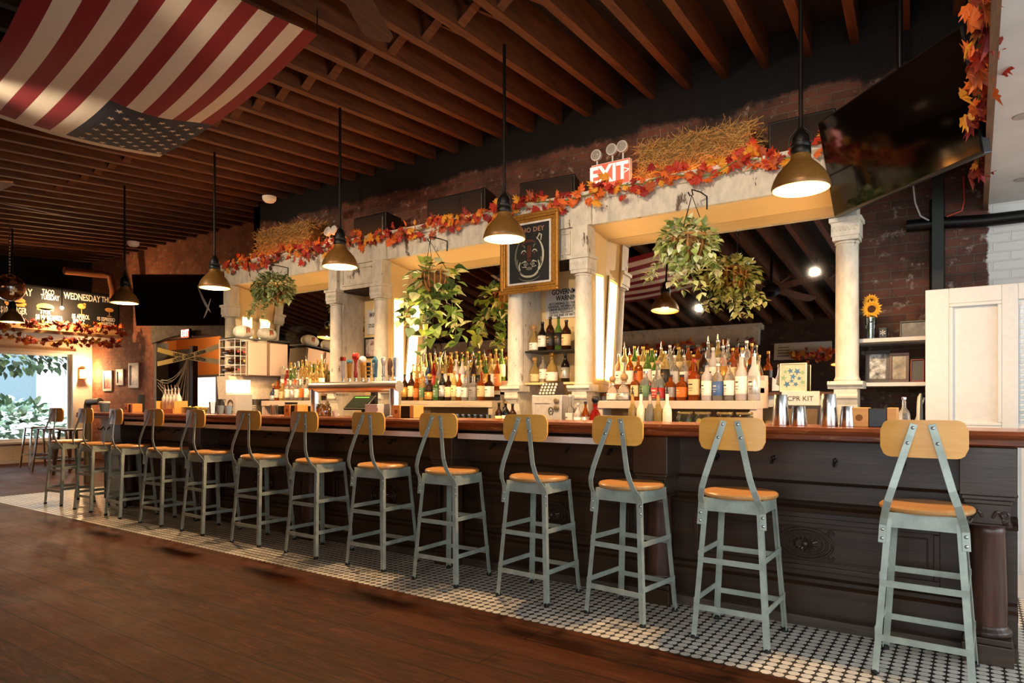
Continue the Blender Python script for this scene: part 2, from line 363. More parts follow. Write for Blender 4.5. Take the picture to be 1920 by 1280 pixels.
# black rafters line, pipes along the ceiling
# windows -------------------------------------------------------------
def window(name, axis, p, b0, b1, z0, z1, mull=(), fm=None, d=.06, hor=()):
    fm = fm or M['white']; mb = MB(); w = .05
    def bx(u0, u1, c0, c1, dd=d):
        if axis == 'x': mb.box(u0, u1, p - dd / 2, p + dd / 2, c0, c1)
        else: mb.box(p - dd / 2, p + dd / 2, u0, u1, c0, c1)
    bx(b0, b1, z0, z0 + w); bx(b0, b1, z1 - w, z1); bx(b0, b0 + w, z0 + w, z1 - w); bx(b1 - w, b1, z0 + w, z1 - w)
    for m in mull: bx(m - .02, m + .02, z0 + w, z1 - w)
    for h in hor: bx(b0 + w, b1 - w, h - .015, h + .015, d * .6)
    o = struct(mb, name, fm)
    g = MB()
    if axis == 'x': g.box(b0 + w, b1 - w, p - .003, p + .003, z0 + w, z1 - w)
    else: g.box(p - .003, p + .003, b0 + w, b1 - w, z0 + w, z1 - w)
    g.build('pane', M['pglass'], o); return o
window('window_1', 'y', XL - .1, 1.6, 6.22, .42, 2.18, (4.2,))
window('window_2', 'x', YF - .08, -1.3, .8, .5, 2.8, (-.25,))
window('window_3', 'x', YF - .08, 1.0, 3.0, .5, 2.8, (2.0,))
window('window_4', 'y', XR + .08, -.5, 2.2, .45, 2.85, (.85,))
window('window_5', 'y', XR + .08, 2.5, 5.3, .45, 2.85, (3.9,))
struct(MB().box(XL, XL + .02, YF, 6.22, 0, .08), 'baseboard_left', M['white'])
struct(MB().box(XL - .02, XL + .06, 1.5, 6.3, .38, .42), 'trim_1', M['white'])
struct(MB().box(XL, XL + .03, 1.5, 6.3, 2.18, 2.24).box(XL, XL + .03, 6.22, 6.28, .42, 2.18), 'trim_2', M['white'])
# street beyond the left window ---------------------------------------
struct(MB().box(-30, XL - .2, -8, 16, -.3, -.15), 'street_pavement', plain('pale_pavement', '#b7b4ac', .9))
b = thing('building', 'pale building with two windows across the street beyond the big left window', 'building', (-24, 6, -.15))
MB().box(-24.5, -24, -4, 15, -.15, 7).build('facade', plain('pale_render', '#dfe3e2', .9), b)
for y in (3.2, 5.6, 8.0, 10.6):
    o = MB().box(-24, -23.93, y - .75, y + .75, .8, 2.9).build('window', M['white'], b)
    MB().box(-23.93, -23.9, y - .65, y + .65, .9, 2.8).build('pane', plain('street_glass', '#5f7078', .15), o)
MB().box(-24, -23.7, -2, 15, 3.1, 3.6).build('fascia', plain('white_fascia', '#e4e6e4', .8), b)
def leaf_cloud(mb, c, rad, n, size, mats, flat=.5, seed=1, droop=0.0, shell=.45):
    g = random.Random(seed)
    for _ in range(n):
        while True:
            p = Vector((g.uniform(-1, 1), g.uniform(-1, 1), g.uniform(-1, 1)))
            if shell < p.length < 1: break
        q = Vector((p.x * rad[0], p.y * rad[1], p.z * rad[2])) + Vector(c)
        d = (p.normalized() + Vector((g.uniform(-.7, .7), g.uniform(-.7, .7), g.uniform(-.7, .4) - droop))).normalized()
        leaf(mb, q, d, size * g.uniform(.6, 1.25), g, mats)
def leaf(mb, p, d, s, g, mats, w=.42, heart=False):
    up = Vector((g.uniform(-.4, .4), g.uniform(-.4, .4), 1)); u = d.cross(up)
    if u.length < .05: u = Vector((1, 0, 0))
    u.normalize(); nrm = u.cross(d).normalized()
    mb.mi = g.randrange(mats)
    O = [(.10, .26), (.26, .46), (.48, .44), (.72, .27), (.9, .1)] if heart else [(.15, .16), (.35, .36), (.58, .32), (.8, .15)]
    vs = [p]; n = len(O)
    for f, q in O: vs += [p + d * s * f + u * s * q + nrm * s * .12 * q * 2 - nrm * s * .15 * f * f, p + d * s * f - nrm * s * .15 * f * f, p + d * s * f - u * s * q + nrm * s * .12 * q * 2 - nrm * s * .15 * f * f]
    vs.append(p + d * s - nrm * s * .17); e = len(vs) - 1
    fs = [(0, 1, 2), (0, 2, 3), (e, 3 * n - 1, 3 * n - 2), (e, 3 * n, 3 * n - 1)]
    for i in range(n - 1):
        k = 1 + 3 * i; fs += [(k, k + 3, k + 4, k + 1), (k + 1, k + 4, k + 5, k + 2)]
    mb.add(vs, fs)
g = MB(); leaf_cloud(g, (-16.6, 4.6, 2.35), (.5, 3.4, .55), 1500, .17, 4, seed=3, shell=.1)
tag(g.build('window_greenery', [plain('street_leaf_%d' % i, c, .7) for i, c in enumerate(('#2f4a34', '#48664a', '#6a8258', '#22362a'))]), 'dark green leafy planting hanging outside the top of the left window', 'plant')
g = MB(); leaf_cloud(g, (-17.4, 5.6, .55), (.7, 1.5, .75), 900, .2, 4, seed=4, shell=.2)
sh = tag(g.build('street_shrub', [plain('shrub_leaf_%d' % i, c, .7) for i, c in enumerate(('#5b7a62', '#7e9c82', '#a5bba2', '#4a6650'))]), 'pale green shrub standing outside behind the left window', 'shrub')
# doorway room at the left ----------------------------------------------
struct(MB().box(-15.0, -9.4, 8.2, 8.35, 0, 2.9).box(-15.15, -15.0, 6.78, 8.35, 0, 2.9).box(-9.4, -9.25, 6.78, 8.35, 0, 2.9), 'wall_back_room', M['orange'])
struct(MB().box(-15.15, -9.25, 6.78, 8.35, 2.9, 3.0), 'ceiling_back_room', M['deck'])
mb = MB(); n = 10
pts = [(-12.85, 2.22)] + [(-12.85 + 2.4 * i / n, 2.30 + .12 * math.sin(math.pi * i / n)) for i in range(n + 1)] + [(-10.45, 2.22)]
top = [(-10.45, 2.72), (-12.85, 2.72)]
mb.poly([(x, YBL - .06, z) for x, z in pts[1:-1] + top], (0, .1, 0)); struct(mb, 'trim_3', M['stone'])
struct(MB().box(-12.8, -12.72, YBL - .03, YBL + .2, 0, 2.32).box(-10.6, -10.52, YBL - .03, YBL + .2, 0, 2.34), 'door_1', plain('grey_door_frame', '#5d5348', .6))
o = thing('folding_screen', 'tall black panel screening the left half of the taped doorway', 'screen', (-12.7, 6.95, 0))
MB().box(-13.5, -12.15, 6.92, 6.98, .05, 2.2).build('panel', M['black'], o); MB().box(-12.15, -12.05, 6.90, 7.0, 0, 2.25).build('post', plain('dark_post', '#2a241e', .5), o)
o = thing('back_window', 'bright white window seen through the taped doorway at the back of the orange room', 'window', (-13.6, 8.18, .9))
MB().box(-14.2, -12.95, 8.12, 8.2, .82, 1.78).build('window_frame', plain('dark_grey_frame', '#4a443c', .5), o)
MB().box(-14.12, -13.3, 8.10, 8.12, .88, 1.72).build('pane', glow('daylit_pane', '#f2efe6', 1.4), o)
def cobweb(name, label, strands, r=.006, grp=None):
    mb = MB()
    for s in strands: mb.tube(s, r, 5)
    return tag(mb.build(name, M['web'], smooth=True), label, 'cobweb', grp, 'stuff' if grp else None)
g = random.Random(5); st = []
A, B, C, D = at(352, 676, Y=6.5), at(298, 718, Y=6.5), at(308, 760, Y=6.5), at(342, 766, Y=6.5)
def sagline(a, b, s, n=8): return [a.lerp(b, i / n) + Vector((0, 0, -s * math.sin(math.pi * i / n))) for i in range(n + 1)]
for i in range(6):
    j = Vector((g.uniform(-.08, .08), g.uniform(-.03, .03), g.uniform(-.08, .08)))
    st += [sagline(A + j * .3, B + j, .12 + .05 * i), sagline(A + j * .3, D + j * 2, .02 * i)]
    if i < 2: st += [sagline(B + j, C + j, .03)]
cobweb('cobweb', 'white stretched cobweb hanging inside the taped doorway', st)
# right end: overhead painted slab, white panelled partition -------------
mb = MB().box(.075, XR, 1.2, YB, 2.64, 2.76); mb.mi = 1; mb.box(.045, .075, 1.2, YB, 2.60, 2.79)
o = tag(mb.build('overhead_slab', [M['wplank'], wood('brown_slab_edge', '#5a3a20', '#8a5d35', 1, .6, 1, 'World')]), kind='structure')
kn = MB()
for x, y in ((.32, 4.9), (.2, 4.2), (.42, 3.9), (.5, 5.3), (.25, 5.4)): kn.lathe([(.045, 2.637), (.05, 2.6385), (.045, 2.64)], 16, (x, y, 0))
kn.build('plywood_knot', plain('grey_knot', '#a59d90', .7), o)
p = thing('panelled_partition', 'tall white panelled partition standing at the right end behind the bar', 'partition', (.3, 5.2, 0))
x0, x1, y = ax(1735, 5.2), 1.6, 5.2
mb = MB().box(x0, x1, y + .02, y + .06, 0, 1.95)
def ring(mb, a0, a1, c0, c1, w, ya, yb): mb.box(a0, a1, ya, yb, c0, c0 + w); mb.box(a0, a1, ya, yb, c1 - w, c1); mb.box(a0, a0 + w, ya, yb, c0 + w, c1 - w); mb.box(a1 - w, a1, ya, yb, c0 + w, c1 - w)
xa, xb = x0 + .13, ax(1878, 5.2); xc, xd = ax(1909, 5.2), ax(1909, 5.2) + .55
mb.box(x0, xa, y, y + .02, 0, 1.95).box(xb, xc, y, y + .02, 0, 1.95).box(xd, x1, y, y + .02, 0, 1.95)
for a, b_ in ((xa, xb), (xc, xd)): mb.box(a, b_, y, y + .02, 1.85, 1.95).box(a, b_, y, y + .02, .95, 1.06).box(a, b_, y, y + .02, 0, .12)
mb.build('panel_board', M['white'], p, bevel=.004)
m2 = MB(); ring(m2, xa, xb, 1.06, 1.85, .022, y - .002, y + .02); ring(m2, xa, xb, .12, .95, .022, y - .002, y + .02); m2.build('moulding', M['white'], p, bevel=.005)
m2 = MB()
for i in range(24): m2.cbox(((xc + xd) / 2, y + .012, 1.09 + .031 * i), (xd - xc - .02, .004, .026), Matrix.Rotation(R(35), 4, 'X'))
m2.build('blind_slats', plain('pale_blind', '#e6ecee', .5), p)
struct(MB().box(x0, XR, 5.19, 5.2, 0, .14), 'baseboard_right', M['white'])
o = thing('floor_pipe', 'short black iron pipe elbow rising from the tiles beyond the right bar end', 'pipe', (.42, 4.75, 0))
MB().tube([(.42, 4.75, .03), (.42, 4.75, .22), (.40, 4.72, .27), (.33, 4.66, .29)], .035, 12).build('pipe', M['iron'], o, True); MB().lathe([(.08, 0), (.08, .02), (.05, .03)], 20, (.42, 4.75, 0)).build('flange', M['iron'], o, True)
# ================================================================== BAR COUNTER
BY, BT, BX0, BX1 = 3.70, 1.077, -9.05, 1.05     # front edge, top height
top = thing('bar_countertop', 'long varnished wooden bar top running along the whole row of stools', 'counter top', (-4, 4.0, 1.0))
MB().box(BX0, BX1, BY + .035, 4.36, 1.035, BT).build('top_board', M['bartop'], top)
prof = [(BY + .035, BT), (BY + .03, BT + .006), (BY + .01, BT + .004), (BY, BT - .012), (BY + .004, BT - .026), (BY - .004, BT - .034), (BY - .002, BT - .056), (BY + .012, BT - .065), (BY + .05, BT - .065), (BY + .05, BT - .03)]
MB().xprof([(a, b) for a, b in prof], BX0, BX1).build('edge_moulding', M['baredge'], top, True)
bar = thing('bar_counter', 'long black wooden bar counter with columns and carved medallions', 'bar', (-4, 4.05, 0))
PX = [.045 - 1.64 * k for k in range(6)]; FY = 3.98
bx0, bx1 = PX[-1] - .12, PX[0] + .12
MB().box(bx0, bx1, FY, 4.34, .0, 1.012).build('carcass', M['barwood'], bar)
MB().box(bx0 + .02, bx1 - .02, FY - .03, FY, .775, 1.0).build('frieze_board', M['barwood'], bar, bevel=.004)
m = MB(); m.xprof([(FY, .60), (FY - .05, .61), (FY - .055, .63), (FY - .03, .645), (FY - .035, .66), (FY, .668)], bx0, bx1); m.xprof([(FY, .18), (FY - .055, .18), (FY - .055, .21), (FY - .03, .225), (FY - .03, .245), (FY, .255)], bx0, bx1)
m.xprof([(FY - .03, .762), (FY - .042, .768), (FY - .03, .775)], bx0, bx1); m.build('rail_moulding', M['barwood'], bar)
MB().box(bx0, bx1, FY - .04, FY, 0, .18).build('base_board', M['barwood'], bar, bevel=.004)
MB().box(bx0, bx1, FY - .1, FY - .04, 0, .055).build('kick_board', M['kick'], bar, bevel=.004)
for k in range(5):
    a, b_ = PX[k + 1] + .19, PX[k] - .19
    m = MB(); ring(m, a, b_, .285, .575, .028, FY - .018, FY); ring(m, a + .05, b_ - .05, .335, .525, .008, FY - .008, FY); m.build('panel_frame', M['barwood'], bar, bevel=.006)
    c = Vector(((a + b_) / 2, FY, .43)); m = MB()
    for q, (rx, rz) in enumerate(((.14, .085), (.112, .068), (.086, .051))):
        m.tube([c + Vector((rx * math.cos(t * math.pi / 16), -.012, rz * math.sin(t * math.pi / 16))) for t in range(33)], .007 - q * .001, 6, False)
    for t in range(16):
        an = t * math.pi / 8; m.tube([c + Vector((.02 * math.cos(an), -.012, .014 * math.sin(an))), c + Vector((.045 * math.cos(an), -.022, .027 * math.sin(an))), c + Vector((.068 * math.cos(an), -.008, .04 * math.sin(an)))], [.004, .008, .003], 6)
    m.ball(c + Vector((0, -.015, 0)), .018, 10, 6)
    for sx in (-1, 1):
        for sz in (-1, 1): m.tube([c + Vector((sx * (.11 + .012 * t), -.01, sz * (.058 + .02 * math.sin(t)))) for t in range(4)], .007, 6)
    m.build('carved_medallion', M['carve'], bar, True)
    for q in range(4):
        x = a + (b_ - a) * (q + .5) / 4; m = MB().lathe([(.014, 0), (.014, .004), (.006, .006), (.006, .03), (.011, .036), (.008, .045), (0, .047)], 12, (x, FY - .03, .90), Matrix.Rotation(R(90), 3, 'X').to_4x4())
        m.tube([(x, FY - .055, .9), (x, FY - .07, .885), (x, FY - .085, .87), (x, FY - .1, .872), (x, FY - .104, .89)], .005, 6); m.build('coat_hook', M['iron'], bar, True)
    if k in (1, 2, 3, 4):
        m = MB().box(a - .05, b_ + .05, BY + .075, FY - .03, .945, .985)
        for q in range(5): m.ball((a + (b_ - a) * q / 4, BY + .075, .965), .008, 8, 4)
        m.build('white_rail', M['white'], bar)
for k, x in enumerate(PX):
    m = MB().box(x - .108, x + .108, BY + .045, FY, .785, 1.008).box(x - .1, x + .1, BY + .055, FY, .765, .785).box(x - .092, x + .092, BY + .062, FY, .745, .765)
    m.build('pilaster_box', M['barwood'], bar, bevel=.004)
    m = MB().box(x - .085, x + .085, BY + .07, FY, .655, .745)
    for sx in (-1, 1):
        m.tube([(x + sx * (.02 + .06 * t / 8), BY + .066 - .01 * math.sin(t), .685 + .03 * math.sin(t * .7)) for t in range(9)], .008, 6)
        m.tube([(x + sx * (.066 + .014 * math.cos(t)), BY + .062, .70 + .014 * math.sin(t)) for t in range(7)], .006, 6)
    m.box(x - .092, x + .092, BY + .062, FY, .645, .655); m.build('capital', M['carve'], bar, bevel=.003)
    cy = BY + .19
    MB().lathe([(.078, .16), (.08, .2), (.076, .4), (.07, .60), (.073, .615), (.068, .625), (.075, .645)], 28, (x, cy, 0)).build('column_shaft', M['barcol'], bar, True)
    m = MB().lathe([(.09, .12), (.098, .13), (.098, .145), (.085, .16), (.08, .172)], 28, (x, cy, 0)).box(x - .095, x + .095, cy - .09, FY, .09, .12).box(x - .1, x + .1, cy - .1, FY, 0, .09)
    m.build('column_base', M['barwood'], bar, bevel=.004)
# white-painted end cabinet under the left end of the bar
c = thing('end_cabinet', 'pale blue-grey cabinet with coat hooks under the left end of the bar', 'cabinet', (-8.6, 4.0, 0))
MB().box(-8.98, -8.36, 3.95, 4.34, .55, 1.008).box(-8.98, -8.36, 4.0, 4.34, 0, .55).build('carcass', plain('pale_blue_paint', '#a9b4b4', .5), c)
MB().box(-8.92, -8.42, 3.925, 3.95, .68, .98).build('front_board', plain('pale_blue_paint', '#a9b4b4', .5), c, bevel=.004)
for x in (-8.84, -8.68, -8.5):
    m = MB()
    for sx in (-1, 1): m.tube([(x, 3.92, .9), (x + sx * .01, 3.89, .87), (x + sx * .025, 3.875, .865), (x + sx * .04, 3.875, .885)], .006, 6)
    m.build('coat_hook', M['iron'], c, True)
MB().lathe([(.03, 0), (.03, .55)], 12, (-8.98, 4.02, 0)).build('post', M['barwood'], c, True)
# ================================================================== STOOLS
def make_stool():
    t = thing('bar_stool', 'x', 'bar stool', group='bar stools along the bar')
    st = M['steel']
    MB().lathe([(.165, .722), (.180, .724), (.187, .732), (.187, .742), (.180, .750), (.160, .7525), (.05, .748), (0, .747)], 40).build('seat', M['seat'], t, True)
    H0, H1, ZT = .194, .145, .722
    hf = lambda z: H0 - (H0 - H1) * z / ZT
    w, th = .027, .0035; prof = [(0, 0), (w, 0), (w, th), (th, th), (th, w), (0, w)]
    for sx in (-1, 1):
        for sy in (-1, 1):
            p0, p1 = (sx * hf(.012), sy * hf(.012), .012), (sx * H1, sy * H1, ZT)
            pr = prof if sx * sy > 0 else prof
            l = MB().sweep([p0, p1], pr, [(-sx, 0, 0)] * 2, [(0, -sy, 0)] * 2).build('leg', st, t)
            MB().lathe([(.016, 0), (.018, .004), (.016, .016), (.010, .02)], 10, (sx * (hf(0) - .012), sy * (hf(0) - .012), 0)).build('foot_glide', M['rubber'], l, True)
    m = MB()
    for sgn in (-1, 1):
        m.box(-H1, H1, sgn * H1 - .002, sgn * H1 + .002, .655, .722); m.box(sgn * H1 - .002, sgn * H1 + .002, -H1, H1, .655, .722)
    m.box(-H1, H1, -H1, H1, .7185, .7215); m.build('apron', st, t)
    for z, dz in ((.165, .03), (.405, .03)):
        for sgn in (-1, 1):
            h = hf(z); MB().box(-h, h, sgn * h - .003, sgn * h + .003, z - .014, z + .014).build('stretcher', st, t)
            h2 = hf(z + dz); MB().box(sgn * h2 - .003, sgn * h2 + .003, -h2, h2, z + dz - .014, z + dz + .014).build('stretcher', st, t)
    for sx in (-1, 1):
        ctrl = [(.158, -.160, .585), (.154, -.156, .665), (.148, -.168, .70), (.139, -.200, .735), (.128, -.220, .78), (.110, -.223, .84), (.088, -.208, .92), (.066, -.190, 1.0), (.046, -.175, 1.07), (.033, -.168, 1.118)]
        pts = [Vector((sx * a, b, c)) for a, b, c in ctrl]; us = []; ws = []
        for i in range(len(pts)):
            tg = (pts[min(i + 1, len(pts) - 1)] - pts[max(i - 1, 0)]).normalized()
            n = Vector((0, -1, 0)); n = (n - tg * n.dot(tg)).normalized(); u = tg.cross(n); us.append(u); ws.append(n)
        m = MB().sweep(pts, [(-.015, 0), (.015, 0), (.015, .005), (-.015, .005)], us, ws)
        o = m.build('back_upright', st, t, bevel=.001)
        for i, f in ((0, .25), (0, .75), (8, .65), (7, .5)):
            p = pts[i].lerp(pts[i + 1], f) + ws[i] * .005
            b = MB().lathe([(.008, 0), (.007, .003), (.004, .005), (0, .0055)], 10, p, Vector((0, 0, 1)).rotation_difference(ws[i]).to_matrix().to_4x4()); b.build('bolt', M['bolt'], o, True)
    m = MB(); n = 24; W, Z0, Z1, rc, tk = .165, .972, 1.136, .045, .012; A = []
    for i in range(n + 1):
        x = -W + 2 * W * i / n; e = max(0, abs(x) - (W - rc)); d = rc - math.sqrt(max(0, rc * rc - e * e))
        A.append((x, Z0 + d, Z1 - d))
    vs = []; fs = []
    for x, a, b in A:
        for j in range(5):
            z = a + (b - a) * j / 4; yy = -.168 + .55 * x * x + .10 * (1.12 - z) * -.2
            vs += [(x, yy, z), (x, yy + tk, z)]
    for i in range(n):
        for j in range(4):
            p = (i * 5 + j) * 2; q = p + 10
            fs += [(p, q, q + 2, p + 2), (p + 1, p + 3, q + 3, q + 1)]
        p = i * 10; q = p + 10; fs += [(p, p + 1, q + 1, q), (p + 8, q + 8, q + 9, p + 9)]
    for i in (0, n):
        for j in range(4): p = (i * 5 + j) * 2; fs.append((p, p + 2, p + 3, p + 1))
    m.add(vs, fs).build('backrest', M['ply'], t, True)
    return t
ST = [(-.185, 3.57, -.9), (-1.01, 3.55, 0), (-1.634, 3.567, -6.5), (-2.269, 3.575, -2), (-2.98, 3.575, .6), (-3.66, 3.58, 1.5), (-4.37, 3.57, 0), (-5.10, 3.56, 2), (-5.92, 3.57, -2), (-6.68, 3.57, 3), (-7.43, 3.57, -4), (-8.14, 3.57, 2), (-8.90, 3.57, 4)]
names = ['nearest grey metal bar stool, largest in view, beside the last bar column on the right', 'grey metal bar stool in front of the open carved medallion, second from right', 'grey metal bar stool, third from right, turned slightly, before a bar column',
         'grey metal bar stool, fourth from right along the bar', 'grey metal bar stool, fifth from right, below the framed tiger painting', 'grey metal bar stool, sixth from right, below the hanging pothos', 'grey metal bar stool in the middle of the row, seventh from right', 'grey metal bar stool, eighth from right, in front of the left beer tower leg',
         'grey metal bar stool, fifth from the left end of the row', 'grey metal bar stool, fourth from the left, near the milk bottle crate', 'grey metal bar stool, third from the left, before the pale end cabinet', 'grey metal bar stool, second from the left end of the row', 'farthest grey metal bar stool at the left end, near the big window']
s0 = make_stool()
for i, (x, y, a) in enumerate(ST):
    o = s0 if i == 0 else dup(s0)
    o.location = (x, y, 0); o.rotation_euler = (0, 0, R(a)); o['label'] = names[i]
# three bare metal stools by the left window
def metal_stool():
    t = thing('window_stool', 'x', 'stool', group='bare metal stools by the window')
    for sx in (-1, 1):
        for sy in (-1, 1): MB().sweep([(sx * .2, sy * .2, 0), (sx * .14, sy * .14, .72)], [(-.018, -.012), (.018, -.012), (.018, .012), (-.018, .012)], [(1, 0, 0)] * 2, [(0, 1, 0)] * 2).build('leg', M['tin'], t)
    MB().box(-.16, .16, -.16, .16, .72, .75).build('seat', M['tin'], t, bevel=.02)
    m = MB()
    for s in (-1, 1): m.box(-.18, .18, s * .18 - .006, s * .18 + .006, .22, .25); m.box(s * .18 - .006, s * .18 + .006, -.18, .18, .22, .25)
    m.build('foot_ring', M['tin'], t); return t
w0 = metal_stool()
for i, (px, D_, l) in enumerate(((70, 12.2, 'shiny bare metal stool left of the others under the big window'), (97, 11.6, 'shiny bare metal stool in the middle under the big window'), (138, 11.2, 'shiny bare metal stool nearest the bar end by the window'))):
    o = w0 if i == 0 else dup(w0); d = (px - 960) / F_PX
    o.location = (D_ * (CS * d - SN), D_ * (SN * d + CS), 0); o.rotation_euler.z = .3 * i; o['label'] = l
# ================================================================== PENDANT LAMPS
def pendant(ztop, zr):
    """local origin on the rim plane"""
    t = thing('pendant_lamp', 'x', 'pendant lamp', group='bronze dome pendant lamps over the bar')
    out = [(.158, 0), (.161, .012), (.157, .03), (.148, .058), (.130, .092), (.104, .125), (.076, .152), (.058, .172), (.052, .20)]
    inn = [(.048, .20), (.054, .170), (.072, .148), (.100, .121), (.126, .088), (.144, .056), (.153, .028), (.155, .012), (.154, 0)]
    MB().lathe(out + inn + [out[0]], 40).build('shade', M['bronze'], t, True)
    m = MB().lathe([(.053, .2), (.056, .205), (.056, .235), (.052, .24), (.056, .246), (.056, .262), (.046, .268), (.046, .30), (.03, .325), (.016, .345), (.012, .36), (.012, ztop - zr)], 20)
    for s in (-1, 1): m.tube([(s * .05, 0, .25), (s * .066, 0, .27), (s * .06, 0, .31), (s * .022, 0, .35)], .005, 6)
    m.build('socket_and_rod', M['iron'], t, True)
    MB().lathe([(0, .034), (.06, .032), (.12, .027), (.15, .022)], 36).build('lens', M['disc'], t, True)
    MB().ball((0, 0, .085), .03, 12, 8).build('bulb', M['bulb'], t, True)
    return t
ZP, YP = 2.44, 4.13
PL = [(-.83, 'nearest bronze pendant lamp, hanging before the big screen on the right'), (-2.93, 'bronze pendant lamp hanging in front of the framed tiger painting'), (-4.77, 'bronze pendant lamp hanging left of the middle arch, third from right'),
      (-6.78, 'bronze pendant lamp at the left corner of the back bar, fourth from right'), (-8.76, 'bronze pendant lamp hanging near the brick wall by the chalkboard'), (-12.3, 'farthest bronze pendant lamp, cut by the left edge, under the mirror ball')]
def spot(loc, power, col, ang=165, blend=.6, rot=(0, 0, 0), r=.10):
    l = bpy.data.lights.new('lamp_or_added_spot', 'SPOT'); l.energy = power; l.color = col; l.spot_size = R(ang); l.spot_blend = blend; l.shadow_soft_size = r
    o = bpy.data.objects.new('lamp_or_added_spot', l); COL.objects.link(o); o.location = loc; o.rotation_euler = rot; return o
WARM = (1.0, .62, .30)
for i, (x, lab) in enumerate(PL):
    zt = zb(YP) + .02
    o = pendant(zt, ZP); o.location = (x, YP, ZP); o['label'] = lab
    spot((x, YP, ZP + .085), 420, WARM, 178, .1, r=.06); spot((x, YP, ZP + .40), 6, (1, .36, .08), 170, .8, (math.pi, 0, 0))  # upward spot is added at the neck to tint the joists orange
# ================================================================== BACK BAR
YC, YM = 5.35, 5.742
BAYS = [(-8.36, -6.31), (-5.45, -3.74), (-2.88, -.83)]
COLS = [-8.425, -6.26, -5.515, -3.675, -2.93, -.765]
ZL, ZT, ZS = 2.80, 3.06, 1.22
bb = thing('back_bar', 'long cream chipped-paint back bar with columns, three arches and mirrors', 'back bar', (-4.6, 5.5, 0))
P_, CH = M['paint'], M['paintc']
lin = MB()
for a, b in ((-8.55, -6.36), (-6.36, -5.40), (-5.40, -3.79), (-3.79, -2.83), (-2.83, -.62)):
    st = .025 if (a, b) in ((-6.36, -5.40), (-3.79, -2.83)) else 0
    lin.box(a, b, YC - st, YC + .05, ZL if not st else 2.80, ZT)
lin.build('lintel', P_, bb, bevel=.004)
m = MB(); m.xprof([(YC, ZT - .05), (YC - .02, ZT - .045), (YC - .03, ZT - .02), (YC - .055, ZT), (YC - .06, ZT + .03), (YC + .05, ZT + .03), (YC + .05, ZT - .05)], -8.6, -.56)
m.box(-8.55, -.62, YC + .05, YB - .01, ZT, ZT + .03); m.build('cornice', P_, bb)
MB().tube([(-8.45, 5.385, ZT + .045), (-.7, 5.385, ZT + .045)], .012, 8).build('added_rope_light', glow('added_orange_glow', '#ff9440', 13), bb)  # added hidden light strip that puts an orange glow on the joists
for i, (a, b) in enumerate(BAYS):
    s = MB().add([(a, YC + .03, ZL + .004), (b, YC + .03, ZL + .004), (b, YM, ZL - .055), (a, YM, ZL - .055), (a, YC + .03, ZL + .03), (b, YC + .03, ZL + .03), (b, YM, ZL - .025), (a, YM, ZL - .025)],
                 [(0, 1, 2, 3), (7, 6, 5, 4), (0, 4, 5, 1), (1, 5, 6, 2), (2, 6, 7, 3), (3, 7, 4, 0)]).build('soffit', M['soffit'], bb)
    tl = math.tan(.06); zb0, zt0 = 1.30, ZL - .055
    m = MB(); yb0 = YM + .002 - (zt0 - zb0) * tl
    m.add([(a, yb0, zb0), (b, yb0, zb0), (b, YM + .002, zt0), (a, YM + .002, zt0), (a, yb0 + .01, zb0), (b, yb0 + .01, zb0), (b, YM + .012, zt0), (a, YM + .012, zt0)],
          [(0, 1, 2, 3), (7, 6, 5, 4), (0, 4, 5, 1), (1, 5, 6, 2), (2, 6, 7, 3), (3, 7, 4, 0)]); m.build('mirror', M['mirror'], bb)
    # reveals with their light tubes
    for sx, xe in ((1, a), (-1, b)):
        MB().box(min(xe, xe - sx * .03), max(xe, xe - sx * .03), YC, YM + .02, 1.30, ZL).build('reveal', M['soffit'] if True else P_, bb)
        m = MB(); x0, x1 = sorted((xe, xe + sx * .012))
        ring_y = lambda ya, yb_, za, zc, w: [m.box(x0, x1, ya, yb_, za, za + w), m.box(x0, x1, ya, yb_, zc - w, zc), m.box(x0, x1, ya, ya + w, za + w, zc - w), m.box(x0, x1, yb_ - w, yb_, za + w, zc - w)]
        ring_y(5.47, 5.68, 1.38, 2.42, .03); c = m.build('tube_casing', M['soffit'], bb)
        t0, t1 = sorted((xe + sx * .001, xe + sx * .006)); MB().box(t0, t1, 5.505, 5.645, 1.43, 2.37).build('light_tube', M['tube'], c)
for i, x in enumerate(COLS):
    pier = i not in (0, 5)
    MB().lathe([(.083, 1.36), (.088, 1.372), (.080, 1.385), (.077, 1.40), (.078, 1.6), (.074, 2.33), (.070, 2.345), (.080, 2.352), (.080, 2.364), (.072, 2.37)], 32, (x, YC + .02, 0)).build('column_shaft', CH, bb, True)
    m = MB().box(x - .085, x + .085, YC - .065, YC + .1, 2.37, 2.40).box(x - .092, x + .092, YC - .072, YC + .1, 2.40, 2.50).box(x - .105, x + .105, YC - .085, YC + .1, 2.50, 2.53)
    g = random.Random(i)
    for q in range(7):
        cx = x - .075 + .025 * q; m.tube([(cx + .009 * math.cos(t), YC - .074, 2.45 + .018 * math.sin(t * 1.2 + q)) for t in range(6)], .0035, 5)
    m.build('capital', CH, bb, bevel=.004)
    MB().box(x - .075, x + .075, YC - .045, YC + .1, 2.53, ZL).build('capital_block', P_, bb, bevel=.004)
    m = MB().xprof([(YC + .1, 1.36), (YC - .09, 1.36), (YC - .095, 1.335), (YC - .075, 1.32), (YC - .07, 1.305), (YC + .1, 1.305)], x - .115, x + .115)
    m.xprof([(YC + .1, 1.305), (YC - .065, 1.305), (YC - .06, 1.25), (YC - .03, 1.19), (YC - .02, 1.12), (YC + .0, 1.06), (YC - .01, .96), (YC + .1, .96)], x - .075, x + .075)
    m.tube([(x - .078, YC - .035, 1.255), (x + .078, YC - .035, 1.255)], .03, 12); m.build('corbel', CH, bb, bevel=.003)
